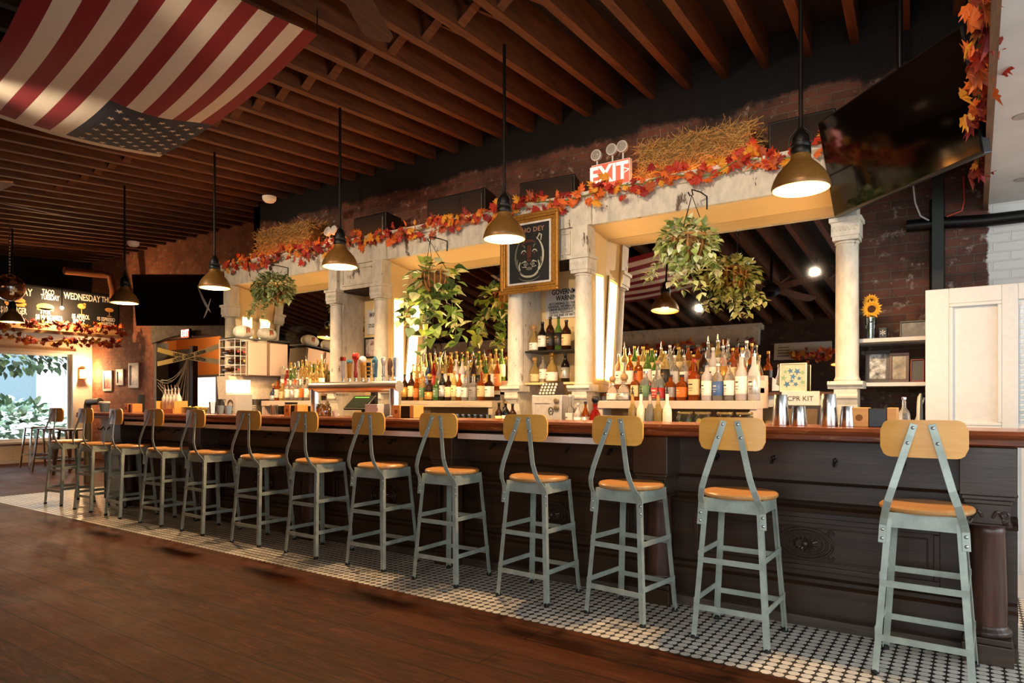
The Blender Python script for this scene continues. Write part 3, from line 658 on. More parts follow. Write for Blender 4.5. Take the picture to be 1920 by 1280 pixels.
for (x0, x1) in ((-6.31, -5.45), (-3.74, -2.88)):
    a, b = x0 + .13, x1 - .13
    m = MB().box(x0, x1, YC + .0, YC + .03, 2.52, ZL); ring(m, x0 + .17, x1 - .17, 2.56, 2.77, .022, YC - .012, YC); m.build('raised_panel', P_, bb, bevel=.004)
    MB().box(a - .1, b + .1, YM, YM + .03, .95, 2.55).build('niche_back', M['soffit'], bb)
    m = MB().box(a - .10, a, YC + .05, YM, .95, 2.52).box(b, b + .10, YC + .05, YM, .95, 2.52); m.build('niche_side', P_, bb)
    MB().box(a, b, YC + .04, YM, 2.50, 2.52).build('niche_top', M['gap'], bb)
MB().box(-8.55, -.77, YM + .03, YB - .01, .95, ZT).build('back_board', plain('tan_back_board', '#b3946c', .8), bb)
MB().box(-8.55, -8.5, YC + .03, YB - .01, .95, ZT).build('side_board', P_, bb)
MB().box(-.80, -.76, YC + .06, YB - .01, .95, ZT).build('side_board', P_, bb)
for i, (a, b) in enumerate(BAYS):
    MB().box(a, b, YM - .14, YM - .02, 1.262, 1.288).build('mirror_ledge', wood('brown_ledge_%d' % i, '#4a2a16', '#6f4424', 0, .4, 1, 'World'), bb)
    MB().box(a, b, YM - .10, YM - .06, 1.17, 1.262).build('ledge_apron', M['white'], bb)
# back counter and liquor shelves
bc = thing('back_counter', 'low dark counter running behind the bar below the back bar shelves', 'counter', (-4.6, 5.3, 0))
MB().box(-8.9, -.29, 4.9, 5.34, .0, .91).build('carcass', M['barwood'], bc); MB().box(-8.9, -.29, 4.86, 5.70, .91, .95).build('counter_slab', plain('stainless_counter', '#a9a49a', .35, .6), bc)
MB().box(-8.9, -.42, 5.34, 5.74, .0, .91).build('carcass_rear', M['barwood'], bc)
def liquor_shelf(label, x0, x1, mat, steps=True, legs=True):
    t = thing('liquor_shelf', label, 'shelf', ((x0 + x1) / 2, 5.3, .95), group='liquor shelves under the mirrors')
    MB().box(x0, x1, 5.17, 5.36, ZS - .065, ZS).build('front_board', mat, t, bevel=.003)
    if legs:
        for x in (x0, x1 - .05): MB().box(x, x + .05, 5.18, 5.35, .951, ZS - .065).build('leg', mat, t)
    if steps:
        MB().box(x0 + .02, x1 - .02, 5.362, 5.48, ZS + .06, ZS + .10).build('step_board', mat, t)
        MB().box(x0 + .02, x1 - .02, 5.482, 5.60, ZS + .16, ZS + .20).build('step_board', mat, t)
        for x in (x0 + .02, x1 - .04): MB().box(x, x + .02, 5.362, 5.60, ZS - .06, ZS + .16).build('step_end', mat, t)
    return t
pink = plain('pinkish_white_board', '#cdb5a2', .5, var=.05); worn = wood('worn_stone_board', '#a8977c', '#cbbb9e', 0, .6, 1, 'World')
liquor_shelf('pinkish white liquor shelf in the left arch behind the beer tower', -7.45, -6.40, pink)
liquor_shelf('worn stone-coloured liquor shelf in the middle arch', -5.16, -3.815, worn)
liquor_shelf('white liquor shelf in the right arch above the glass jars', -2.69, -1.35, pink)
# ---------------------------------------------------------------- bottles
GL = dict(clear=glass('clear_glass', '#f6efe2'), amber=glass('amber_liquor', '#c4601e', .05, .75), dark=glass('dark_brown_bottle', '#3a1d10', .08, .4), green=glass('green_glass', '#6f9a44', .05, .75), golden=glass('golden_liquor', '#ecc878', .05, .75),
          red=glass('red_liquor', '#b8281a', .05, .7), rose=glass('rose_liquor', '#e0895a', .05, .75), frosted=glass('frosted_glass', '#eaded4', .35, .5), blue=glass('dark_blue_bottle', '#26344f', .1, .3), black=glass('black_bottle', '#15110f', .1, .1), cream=plain('cream_juice_bottle', '#e9dcbc', .25), white=plain('milk_white_bottle', '#e8e2d4', .25))
LB = dict(white=plain('label_white', '#e6ddcc', .6), cream=plain('label_cream', '#d9bf8a', .6), black=plain('label_black', '#1b1714', .5), orange=plain('label_orange', '#d9742c', .5), green=plain('label_green', '#5a7a52', .6), red=plain('label_red', '#a82a1e', .5), gold=plain('label_gold', '#b8893c', .4, .4), blue=plain('label_blue', '#3c5a8a', .5), silver=plain('label_silver', '#b5b2aa', .35, .5))
CP = dict(black=plain('cap_black', '#171412', .4), gold=plain('cap_gold', '#b98a3c', .35, .7), white=plain('cap_white', '#ded6c8', .5), red=plain('cap_red_wax', '#a82418', .4), cork=plain('cap_cork', '#a8804e', .8), green=plain('cap_green', '#3d5a34', .5), silver=plain('cap_silver', '#c0bdb6', .25, .9))
KIND = {  # (radius, height) fractions of the body, neck end, square-ness
    'round': ([(.9, 0), (1, .015), (1, .60), (.93, .66), (.6, .73), (.36, .79), (.32, .95), (.36, .955), (.36, .97)], 0),
    'tall': ([(.9, 0), (1, .012), (1, .56), (.95, .61), (.72, .69), (.45, .77), (.33, .82), (.31, .95), (.37, .955), (.37, .97)], 0),
    'square': ([(.92, 0), (1, .015), (1, .58), (.95, .63), (.55, .68), (.34, .71), (.32, .95), (.36, .955), (.36, .97)], 5),
    'wine': ([(.9, 0), (1, .01), (1, .52), (.92, .60), (.65, .68), (.42, .74), (.36, .80), (.35, .97)], 0),
    'decanter': ([(.9, 0), (1, .03), (1, .40), (.85, .55), (.55, .68), (.34, .74), (.32, .86), (.42, .88), (.42, .90)], 0),
    'flask': ([(.95, 0), (1, .02), (1, .62), (.8, .70), (.4, .76), (.36, .93), (.4, .94), (.4, .95)], 4),
    'dome': ([(.9, 0), (1, .02), (1, .34), (.94, .44), (.74, .54), (.45, .62), (.33, .70), (.31, .94), (.36, .95), (.36, .96)], 0),
}
ORD = 'first second third fourth fifth sixth seventh eighth ninth tenth eleventh twelfth thirteenth fourteenth fifteenth sixteenth seventeenth eighteenth nineteenth twentieth'.split()
BADJ = {'round': '', 'tall': 'slim ', 'square': 'square ', 'wine': 'tall ', 'decanter': 'squat ', 'flask': 'flat ', 'dome': 'bell-shaped '}
nb = 0
def bottle(kind, gl, lab, cap, x, y, z, h, r, label, group, pour=False, rz=0.0):
    pf, sq = KIND[kind]; B = [(a * r, b * h) for a, b in pf]; k = .82 if sq else 1
    if sq: B = [(a * k, b) for a, b in B]
    o = MB().lathe([(0, 0)] + B + [(0, B[-1][1])], 16, sq=sq).build('liquor_bottle', GL[gl], None, 'all' if not sq else True)
    o.location = (x, y, z + .001); o.rotation_euler.z = rz
    tag(o, label, 'bottle', group)
    top = B[-1]; body = max(b for a, b in pf if a >= .99)
    if lab:
        l0, l1 = (.14, .52) if body > .5 else (.06, body - .02)
        l = MB().lathe([(r * k * 1.006, l0 * h), (r * k * 1.02, l0 * h + .001), (r * k * 1.02, l1 * h), (r * k * 1.006, l1 * h)], 16, sq=sq)
        l.f = l.f[:-2]; l.m = l.m[:-2]; lo_ = l.build('label', LB[lab], o, 'all' if not sq else True, o=(0, 0, 0))
        c2 = {'white': 'black', 'cream': 'black', 'black': 'gold', 'orange': 'white', 'green': 'white', 'red': 'white', 'gold': 'black', 'blue': 'white', 'silver': 'black'}[lab]
        q = MB(); rr = r * k * 1.024; lm = (l0 + l1) / 2
        for zz, hh, w in ((lm + .05, .03, .7), (lm - .03, .012, .9), (lm - .09, .012, .5)):
            A = [(-.5 * w + w * t / 5) for t in range(6)]; vs = []
            for a in A:
                an = a - math.pi / 2 - .35; c_, s_ = math.cos(an), math.sin(an); g_ = 1 / (abs(c_) ** sq + abs(s_) ** sq) ** (1 / sq) if sq else 1
                vs += [(rr * g_ * c_, rr * g_ * s_, zz * h), (rr * g_ * c_, rr * g_ * s_, (zz + hh) * h)]
            q.add(vs, [(2 * t, 2 * t + 2, 2 * t + 3, 2 * t + 1) for t in range(5)])
        q.build('lettering', LB[c2], lo_, o=(0, 0, 0))
    cr = top[0] * 1.12; m = MB()
    if pour:
        m.lathe([(top[0] * .95, top[1]), (top[0] * .95, top[1] + .012), (.006, top[1] + .02)], 10); m.tube([(0, 0, top[1] + .015), (0, -.004, top[1] + .04), (.006, -.012, top[1] + .062)], [.0055, .0045, .0035], 7); m.build('pourer', CP['silver' if cap != 'black' else 'black'], o, True, o=(0, 0, 0))
    elif kind == 'decanter': m.lathe([(cr * .8, top[1]), (cr * .8, top[1] + .008)], 12); m.ball((0, 0, top[1] + .008 + cr * 1.1), cr * 1.25, 12, 8); m.build('stopper', CP[cap], o, True, o=(0, 0, 0))
    else: m.lathe([(cr, top[1] - .03 * h), (cr, h), (cr * .85, h + .002), (0, h + .002)], 12); m.build('cap', CP[cap], o, True, o=(0, 0, 0))
    return o
RES = dict(clear='clear glass', amber='amber liquor', dark='dark brown', green='green glass', golden='golden liquor', red='red liquor', rose='rose-coloured', frosted='frosted', blue='dark blue', black='black', cream='cream-coloured', white='white')
def row(items, Y, Z, where, group, x0, x1):
    """items: (px, kind, glass, label, cap, height, radius[, pour])"""
    L = [[ax(i[0], Y), i] for i in items]; L.sort(key=lambda q: q[0])
    for _ in range(60):
        for k in range(len(L)):
            lo = x0 + L[k][1][6] + .003 if k == 0 else L[k - 1][0] + L[k - 1][1][6] + L[k][1][6] + .003
            if L[k][0] < lo: L[k][0] = lo
        for k in reversed(range(len(L))):
            hi = x1 - L[k][1][6] - .003 if k == len(L) - 1 else L[k + 1][0] - L[k + 1][1][6] - L[k][1][6] - .003
            if L[k][0] > hi: L[k][0] = hi
    for k, (x, i) in enumerate(L):
        lab = f'{RES[i[2]]} {BADJ[i[1]]}bottle' + (f', {i[3]} label' if i[3] else ' without label') + f', {ORD[k]} from left in {where}'
        bottle(i[1], i[2], i[3], i[4], x, Y, Z, i[5], i[6], lab, group, len(i) > 7 and i[7], rnd.uniform(-.3, .3))
w3 = 'right arch'
row([(1140, 'decanter', 'clear', 'white', 'cork', .17, .05), (1163, 'decanter', 'clear', 'silver', 'cork', .18, .058), (1186, 'square', 'amber', 'cream', 'black', .25, .042), (1206, 'round', 'clear', 'green', 'silver', .245, .048), (1231, 'dome', 'clear', 'red', 'cork', .33, .06),
     (1254, 'flask', 'amber', 'silver', 'black', .21, .046), (1277, 'flask', 'amber', 'orange', 'black', .21, .048), (1301, 'square', 'amber', 'cream', 'red', .33, .05), (1325, 'round', 'frosted', 'white', 'black', .30, .042), (1346, 'round', 'clear', 'blue', 'white', .29, .042), (1367, 'tall', 'clear', 'white', 'black', .30, .041),
     (1390, 'wine', 'frosted', 'white', 'blue' if False else 'silver', .36, .046), (1413, 'wine', 'frosted', 'silver', 'silver', .36, .046)], 5.265, ZS, 'front row of ' + w3, 'bottles in the right arch', -2.64, -1.30)
def fill(pxs, Y, Z, where, group, x0, x1, pool, seed, hs=(.27, .33)):
    g = random.Random(seed); it = []
    for p in pxs:
        k, gl, lb, cp, po = g.choice(pool); it.append((p, k, gl, lb, cp, g.uniform(*hs), g.uniform(.034, .039), po))
    row(it, Y, Z, where, group, x0, x1)
row([(1161, 'round', 'rose', 'white', 'silver', .31, .037), (1181, 'round', 'amber', 'white', 'orange' if False else 'silver', .31, .037, True), (1197, 'square', 'amber', 'orange', 'white', .30, .038, True), (1214, 'wine', 'green', 'white', 'gold', .33, .038), (1229, 'wine', 'green', 'white', 'silver', .30, .034), (1247, 'tall', 'golden', 'black', 'silver', .32, .037), (1265, 'square', 'clear', 'white', 'white', .28, .038),
     (1283, 'round', 'clear', 'white', 'silver', .27, .037, True), (1300, 'round', 'amber', 'red', 'gold', .28, .037), (1319, 'round', 'dark', 'black', 'black', .33, .037), (1337, 'round', 'frosted', 'white', 'white', .33, .038), (1356, 'tall', 'clear', 'gold', 'gold', .34, .036, True), (1374, 'round', 'amber', 'cream', 'gold', .32, .036), (1391, 'wine', 'clear', 'orange', 'gold', .32, .035), (1409, 'square', 'amber', 'black', 'gold', .35, .038)],
    5.42, ZS + .10, 'middle row of ' + w3, 'bottles in the right arch', -2.64, -1.41)
poolw = [('round', 'golden', 'white', 'gold', True), ('tall', 'golden', 'cream', 'gold', False), ('wine', 'green', 'cream', 'gold', False), ('round', 'clear', 'white', 'silver', True), ('dome', 'clear', None, 'cork', False), ('tall', 'clear', 'orange', 'gold', True), ('round', 'amber', 'gold', 'black', False), ('round', 'clear', 'silver', 'white', False)]
fill([1170, 1190, 1206, 1222, 1240, 1256, 1273, 1290, 1309, 1328, 1346, 1364, 1382, 1400], 5.54, ZS + .20, 'back row of ' + w3, 'bottles in the right arch', -2.64, -1.41, poolw, 31, (.25, .30))
# tall pour bottles on the counter and garnish jars
for k, (px, gl, d) in enumerate(((1186, 'golden', 'golden pour bottle, leftmost of five tall ones below the right shelf'), (1202, 'cream', 'cream-filled pour bottle, second of five tall ones below the right shelf'), (1219, 'clear', 'clear pour bottle, middle of five tall ones below the right shelf'), (1234, 'golden', 'pale golden pour bottle, fourth of five tall ones below the right shelf'), (1251, 'cream', 'cream-filled pour bottle, rightmost of five tall ones below the right shelf'))):
    bottle('wine', gl, None, 'black', ax(px, 4.97), 4.97, .951, .33, .036, d, 'tall pour bottles below the right shelf', True)
def jar(px, Y, Z, h, r, fill_, label, group):
    o = MB().lathe([(0, 0), (r * .92, 0), (r, .01), (r, h * .74), (r * .8, h * .84), (r * .78, h)], 20).build('glass_jar', M['tglass'], None, 'all'); o.location = (ax(px, Y), Y, Z + .001); tag(o, label, 'jar', group)
    MB().lathe([(r * .8, h * .9), (r * .86, h * .91), (r * .86, h * .97), (r * .8, h * .98)], 20).build('rim', GL['golden'], o, True, o=(0, 0, 0))
    m = MB(); g = random.Random(px)
    for _ in range(16): m.ball((g.uniform(-.6, .6) * r, g.uniform(-.6, .6) * r, .02 + g.random() * h * .6), r * .27, 8, 6, (1, .55, 1))
    tag(m.build('filling', fill_, o, True, o=(0, 0, 0)), kind='stuff'); return o
lime, lemon, orng, ice = plain('lime_slices', '#7f9a3c', .5), plain('lemon_slices', '#e0c060', .5), plain('orange_slices', '#dd8a2c', .5), plain('ice_cubes', '#d8d6d0', .2)
for px, f, l in ((1284, lime, 'glass jar of lime pieces under the right liquor shelf'), (1318, lemon, 'glass jar of pale lemon slices under the right liquor shelf'), (1359, orng, 'glass jar of orange slices under the right liquor shelf'), (1396, ice, 'glass jar of clear ice under the right liquor shelf')): jar(px, 5.08, .95, .185, .072, f, l, 'garnish jars under the right shelf')
o = MB().lathe([(0, 0), (.1, 0), (.12, .02), (.13, .13), (.135, .135), (.125, .135), (.115, .02), (0, .012)], 32).build('steel_bowl', M['tin'], None, True); o.location = (ax(1158, 5.14), 5.14, .951); tag(o, 'round steel bowl under the left end of the right liquor shelf', 'bowl')
# middle arch
w2 = 'middle arch'
row([(759, 'round', 'dark', 'gold', 'black', .28, .038), (772, 'round', 'dark', 'cream', 'black', .30, .038), (785, 'flask', 'amber', 'orange', 'gold', .25, .04), (797, 'flask', 'golden', 'green', 'gold', .26, .04), (812, 'decanter', 'dark', 'gold', 'gold', .24, .054), (825, 'square', 'green', 'green', 'gold', .25, .039), (838, 'tall', 'black', 'silver', 'gold', .30, .038), (850, 'round', 'dark', 'cream', 'gold', .27, .04),
     (860, 'tall', 'golden', 'cream', 'gold', .30, .033), (868, 'tall', 'amber', 'white', 'red', .27, .033), (880, 'square', 'clear', 'white', 'gold', .25, .045), (896, 'square', 'clear', 'silver', 'gold', .26, .052), (912, 'square', 'amber', 'cream', 'red', .28, .046), (928, 'square', 'dark', 'white', 'gold', .27, .046)], 5.265, ZS, 'front row of ' + w2, 'bottles in the middle arch', -5.11, -3.865)
row([(764, 'round', 'golden', 'white', 'gold', .30, .036), (777, 'round', 'golden', 'gold', 'gold', .29, .036), (788, 'tall', 'clear', 'orange', 'gold', .32, .034), (798, 'tall', 'blue', 'blue', 'black', .33, .036), (807, 'tall', 'red', 'red', 'gold', .32, .036), (819, 'dome', 'clear', 'silver', 'silver', .36, .044), (832, 'round', 'golden', 'white', 'gold', .35, .036, True), (842, 'tall', 'amber', 'cream', 'gold', .36, .034), (853, 'round', 'frosted', 'white', 'white', .33, .038), (865, 'round', 'frosted', 'white', 'gold', .33, .038),
     (877, 'square', 'clear', 'silver', 'silver', .31, .038), (888, 'wine', 'dark', 'black', 'black', .36, .037), (899, 'round', 'golden', 'black', 'gold', .31, .036), (910, 'wine', 'green', 'gold', 'gold', .33, .034), (920, 'round', 'golden', 'white', 'gold', .32, .036), (931, 'round', 'amber', 'orange', 'gold', .32, .036)], 5.42, ZS + .10, 'middle row of ' + w2, 'bottles in the middle arch', -5.11, -3.865)
poolm = [('round', 'golden', 'gold', 'gold', True), ('tall', 'golden', 'cream', 'gold', False), ('round', 'golden', 'white', 'gold', True), ('wine', 'green', 'cream', 'gold', False), ('tall', 'amber', 'gold', 'gold', True), ('round', 'clear', 'white', 'silver', False), ('square', 'golden', 'black', 'gold', True), ('wine', 'golden', None, 'gold', False)]
fill([772, 784, 795, 806, 817, 829, 840, 851, 862, 873, 884, 894, 905, 916, 927, 936], 5.54, ZS + .20, 'back row of ' + w2, 'bottles in the middle arch', -5.11, -3.865, poolm, 9, (.27, .33))
# left arch
w1 = 'left arch'
row([(504, 'decanter', 'blue', 'silver', 'cork', .18, .045), (517, 'square', 'amber', 'white', 'black', .27, .045), (528, 'flask', 'golden', 'cream', 'gold', .22, .046), (540, 'round', 'clear', 'white', 'white', .27, .04), (549, 'round', 'clear', 'silver', 'silver', .27, .04), (558, 'tall', 'clear', 'white', 'white', .27, .038), (567, 'square', 'clear', 'orange', 'silver', .29, .042), (576, 'round', 'clear', 'white', 'white', .28, .038), (590, 'round', 'golden', 'gold', 'gold', .28, .038), (604, 'round', 'golden', 'cream', 'gold', .28, .038)], 5.265, ZS, 'front row of ' + w1, 'bottles in the left arch', -7.38, -6.45)
row([(522, 'wine', 'clear', 'white', 'silver', .34, .037), (531, 'tall', 'red', 'red', 'white', .31, .036), (540, 'tall', 'green', 'white', 'blue' if False else 'white', .31, .036), (548, 'wine', 'green', 'orange', 'gold', .33, .036), (556, 'round', 'clear', 'red', 'black', .31, .036), (566, 'round', 'golden', 'white', 'gold', .33, .036), (575, 'round', 'golden', 'black', 'gold', .31, .036), (584, 'tall', 'golden', 'cream', 'gold', .33, .036, True), (594, 'round', 'golden', 'gold', 'gold', .33, .036), (603, 'round', 'golden', 'white', 'gold', .34, .036)], 5.42, ZS + .10, 'middle row of ' + w1, 'bottles in the left arch', -7.38, -6.45)
fill([536, 544, 552, 560, 568, 577, 586, 595, 603], 5.54, ZS + .20, 'back row of ' + w1, 'bottles in the left arch', -7.38, -6.45, poolm, 12, (.28, .34))
# niche bottles beside the cash register
ns = thing('niche_shelf', 'thin black shelf in the niche between the two right-hand columns', 'shelf', (-3.3, 5.5, 1.69)); MB().box(-3.60, -3.02, 5.42, YM - .002, 1.685, 1.70).build('shelf_board', M['black'], ns)
row([(999, 'decanter', 'golden', 'white', 'cork', .22, .05), (1015, 'wine', 'black', 'white', 'black', .28, .044), (1031, 'round', 'dark', 'black', 'black', .32, .042), (1047, 'wine', 'green', 'black', 'black', .32, .038), (1060, 'round', 'dark', 'cream', 'black', .28, .046)], 5.50, 1.70, 'upper niche shelf', 'bottles in the right niche', -3.60, -3.03)
ns2 = thing('niche_shelf', 'lower cream shelf in the niche behind the cash register', 'shelf', (-3.3, 5.5, 1.39)); MB().box(-3.60, -3.02, 5.42, YM - .002, 1.375, 1.395).build('shelf_board', M['soffit'], ns2)
row([(998, 'decanter', 'golden', 'cream', 'cork', .22, .05), (1013, 'round', 'clear', 'white', 'cork', .25, .04), (1034, 'decanter', 'golden', 'white', 'gold', .26, .058), (1060, 'tall', 'black', 'silver', 'green', .27, .042)], 5.52, 1.395, 'lower niche shelf', 'bottles in the right niche', -3.60, -3.03)
row([(962, 'round', 'dark', 'cream', 'black', .25, .037), (974, 'round', 'black', 'white', 'gold', .26, .037), (985, 'round', 'dark', 'cream', 'black', .24, .037)], 5.05, .95, 'trio below column', 'bottles beside the cash register', -3.95, -3.45)
row([(1069, 'square', 'clear', 'white', 'white', .32, .04), (1081, 'round', 'frosted', 'white', 'white', .25, .034), (1090, 'tall', 'amber', 'silver', 'black', .26, .034), (1105, 'decanter', 'red', 'orange', 'black', .27, .055)], 4.97, .95, 'group right of cash register', 'bottles beside the cash register', -2.95, -2.45)
# ================================================================== ON AND AROUND THE BACK BAR
CT = ZT + .031   # top of the cornice
def garland(name, label, pts, n, size, spread, seed, face=(0, -1, 0), group='autumn leaf garlands'):
    g = random.Random(seed); mb = MB(); pts = [Vector(p) for p in pts]
    for _ in range(n):
        t = g.random() * (len(pts) - 1); i = min(int(t), len(pts) - 2); p = pts[i].lerp(pts[i + 1], t - i)
        p = p + Vector((g.gauss(0, spread), g.gauss(0, spread * .6), g.gauss(0, spread)))
        n_ = (Vector(face) + Vector((g.uniform(-.8, .8), g.uniform(-.8, .8), g.uniform(-.6, .8)))).normalized()
        u = n_.orthogonal().normalized(); u.rotate(Matrix.Rotation(g.uniform(0, 6.28), 3, n_)); v = n_.cross(u)
        s = size * g.uniform(.65, 1.2); mb.mi = g.choices(range(5), (4, 5, 3, 3, 3))[0]
        prof = [(0, .42), (18, .55), (38, 1.0 * .62), (50, .40), (62, .9), (75, .6), (90, 1.05), (105, .6), (118, .9), (130, .40), (142, .62), (162, .55), (180, .42), (215, .5), (235, .25), (270, .34), (305, .25), (325, .5)]
        vs = [p + n_ * s * .08] + [p + (u * math.cos(R(a)) + v * math.sin(R(a))) * s * r * .62 - n_ * s * .16 * r * abs(math.cos(R(a))) for a, r in prof]
        k = len(prof); mb.add(vs, [(0, 1 + q, 1 + (q + 1) % k) for q in range(k)])
    o = mb.build(name, LEAF); tag(o, label, 'garland', group)
    MB().tube([p for p in pts], .006, 5).build('vine', M['stem'], o); return o
def wob(p0, p1, n, am, seed):
    g = random.Random(seed); a, b = Vector(p0), Vector(p1)
    return [a.lerp(b, i / n) + Vector((0, g.uniform(-am, am) * .5, g.uniform(-am, am))) for i in range(n + 1)]
garland('hanging_leaf_garland', 'long red and orange maple leaf garland draped along the top of the back bar', wob((-8.55, YC - .07, ZT + .0), (-.75, YC - .07, ZT + .0), 40, .05, 1), 560, .125, .045, 11)
def bale(name, label, x0, x1, y0, y1, z0, h, seed):
    g = random.Random(seed); t = thing(name, label, 'hay bale', ((x0 + x1) / 2, (y0 + y1) / 2, z0), group='hay bales on the back bar')
    mb = MB(); n = 14
    MB().box(x0 + .02, x1 - .02, y0 + .02, y1 - .02, z0, z0 + h - .02).build('hay_core', M['strawd'], t)
    for _ in range(2600):
        f = g.choice('FFFFTTLR'); x, y, z = g.uniform(x0, x1), g.uniform(y0, y1), z0 + g.uniform(.01, h)
        if f == 'F': y = y0 + .02
        if f == 'T': z = z0 + h - .02
        if f == 'L': x = x0 + .02
        if f == 'R': x = x1 - .02
        d = Vector((g.gauss(0, .8), g.gauss(0, .35), g.gauss(0, .7)))
        if f == 'F': d.y = -abs(d.y) * .5
        if f == 'T': d.z = abs(d.z) * .5
        d = d.normalized() * g.uniform(.03, .11); p = Vector((x, y, z)); q = d.cross(Vector((g.random(), g.random(), g.random()))).normalized() * .0022
        if (p + d).z < z0 or p.z < z0 + .004: continue
        mb.add([p + q, p - q, p + d - q * .6 + Vector((0, 0, g.uniform(-.01, .01))), p + d + q * .6], [(0, 1, 2, 3)])
    tag(mb.build('straw', M['straw'], t), kind='stuff')
    for f in (.3, .68):
        x = x0 + (x1 - x0) * f; m = MB().tube([(x, y0 + .012, z0 + .01), (x, y0 + .008, z0 + h * .5), (x, y0 + .014, z0 + h - .01), (x, y1 - .01, z0 + h - .01)], .004, 5); m.build('twine', M['twine'], t)
bale('hay_bale', 'hay bale right of the exit sign on top of the back bar', -2.44, -1.46, 5.43, 5.83, CT, .36, 1)
bale('hay_bale', 'hay bale at the left end on top of the back bar', -7.95, -6.85, 5.43, 5.83, CT, .40, 2)
def speaker(x0, x1, z1, label, rz=0, tilt=0):
    t = thing('loudspeaker', label, 'loudspeaker', ((x0 + x1) / 2, 5.66, CT), group='black loudspeakers on the back bar'); w = (x1 - x0) / 2; h = z1 - CT
    MB().add([(-w, -.15, 0), (w, -.15, 0), (w * .8, .16, 0), (-w * .8, .16, 0), (-w, -.15, h), (w, -.15, h), (w * .8, .16, h), (-w * .8, .16, h)], [(0, 1, 2, 3), (7, 6, 5, 4), (0, 4, 5, 1), (1, 5, 6, 2), (2, 6, 7, 3), (3, 7, 4, 0)]).build('cabinet', M['black'], t, o=(0, 0, 0), bevel=.01)
    m = MB(); m.box(-w + .02, w - .02, -.158, -.151, .02, h - .02); m.build('grille', M['cloth'], t, o=(0, 0, 0))
    MB().tube([(w - .03, -.16, .05), (w - .03, -.175, .06), (w - .03, -.175, h - .06), (w - .03, -.16, h - .05)], .007, 6).build('handle', M['tin'], t, True, o=(0, 0, 0))
    t.rotation_euler.z = rz
speaker(-3.72, -3.13, 3.37, 'black loudspeaker left of the exit sign, above the tiger painting', .12)
speaker(-1.35, -.86, 3.42, 'large black loudspeaker right of the hay bale, beside the big screen')
speaker(-6.12, -5.58, 3.40, 'black loudspeaker above the left pair of columns')
speaker(-4.95, -4.15, 3.42, 'wide black loudspeaker above the middle arch')
def exit_sign(x, y, z, w, h, label, heads=(), rz=0, panel='exitp', lt='exitt', arrow=True, body='paper'):
    t = thing('exit_sign', label, 'exit sign', (x, y, z)); Z0 = (0, 0, 0)
    MB().box(-w / 2, w / 2, -.025, .025, 0, h).build('housing', M[body], t, bevel=.004, o=Z0)
    MB().box(-w / 2 + .008, w / 2 - .008, -.030, -.026, .008, h - .008).build('lit_panel', M[panel], t, o=Z0)
    l = text('lettering', 'EXIT', h * .98, M[lt], (0, 0, 0), (90, 0, 0), t, sx=w / h * .50, bold=.006); l.location = (-.015 * w / .37, -.032, h * .5)
    if arrow: l = text('arrow', '>', h * .45, M[lt], (0, 0, 0), (90, 0, 0), t); l.location = (w * .43, -.032, h * .5)
    for hx, hz in heads:
        Mx = Matrix.Rotation(R(90), 4, 'X')
        m = MB().cyl((hx, 0, h), (hx, 0, hz - .04), .008); m.lathe([(0, -.02), (.04, -.018), (.05, 0), (.05, .028), (.044, .03)], 24, (hx, -.0, hz), Mx); hd = m.build('lamp_head', M['paper'], t, True, o=Z0)
        m = MB().lathe([(0, .0305), (.043, .0305), (.043, .033), (0, .034)], 20, (hx, 0, hz), Mx)
        for q in range(7): m.ball((hx + .022 * math.cos(q * 6.283 / 6) * (q < 6), -.034, hz + .022 * math.sin(q * 6.283 / 6) * (q < 6)), .009, 8, 5)
        m.build('lens', plain('clear_lamp_lens', '#b8b2a6', .2, .3), hd, True, o=Z0)
    t.rotation_euler.z = rz; return t
exit_sign(-2.62, 5.315, CT, .37, .215, 'pink-red lit exit sign with three round lamps on the back bar', ((-.14, .30), (.01, .32), (.11, .325)))
e = exit_sign(at(345, 624, Y=6.4).x, 6.45, 2.325, .24, .16, 'small glowing red exit sign above the taped doorway', (), 0, 'exitr', 'exitw', False, 'black')
MB().box(-.02, .02, .026, .1499, .05, .12).build('bracket', M['black'], e, o=(0, 0, 0))
o = thing('emergency_light', 'white emergency light with two round heads beside the left hay bale', 'emergency light', (-6.45, 5.5, CT))
MB().box(-6.60, -6.30, 5.47, 5.56, CT, CT + .12).build('housing', M['white'], o, bevel=.01)
for x in (-6.53, -6.42):
    m = MB().cyl((x, 5.5, CT + .12), (x, 5.48, CT + .16), .008); m.lathe([(0, -.02), (.05, -.015), (.058, .0), (.058, .03), (.05, .032), (0, .03)], 24, (x, 5.48, CT + .20), Matrix.Rotation(R(75), 4, 'X')); m.build('lamp_head', M['white'], o, True)
# framed tiger painting ------------------------------------------------
t = thing('framed_painting', 'gold-framed black painting of a tiger face hanging between arches', 'painting', (-3.435, 5.24, 2.6))
x0, x1, z0, z1, y = -3.757, -3.115, 2.233, 2.97, 5.235
m = MB()
for w_, d0, d1 in ((0, .035, 0), (.022, .028, 0), (.05, .018, 0)):
    ring(m, x0 + w_, x1 - w_, z0 + w_, z1 - w_, .03, y - d0 + .02, y + .025)
m.build('frame', M['gold'], t, bevel=.006)
m = MB(); ring(m, x0 + .08, x1 - .08, z0 + .08, z1 - .08, .018, y + .004, y + .022); m.build('liner', M['cream'], t)
cx, cz = (x0 + x1) / 2, (z0 + z1) / 2
cv = MB().box(x0 + .09, x1 - .09, y + .01, y + .02, z0 + .09, z1 - .09).build('canvas', plain('black_canvas', '#0e100d', .7), t)
fl = [MB(), MB(), MB()]; yy = y + .0085
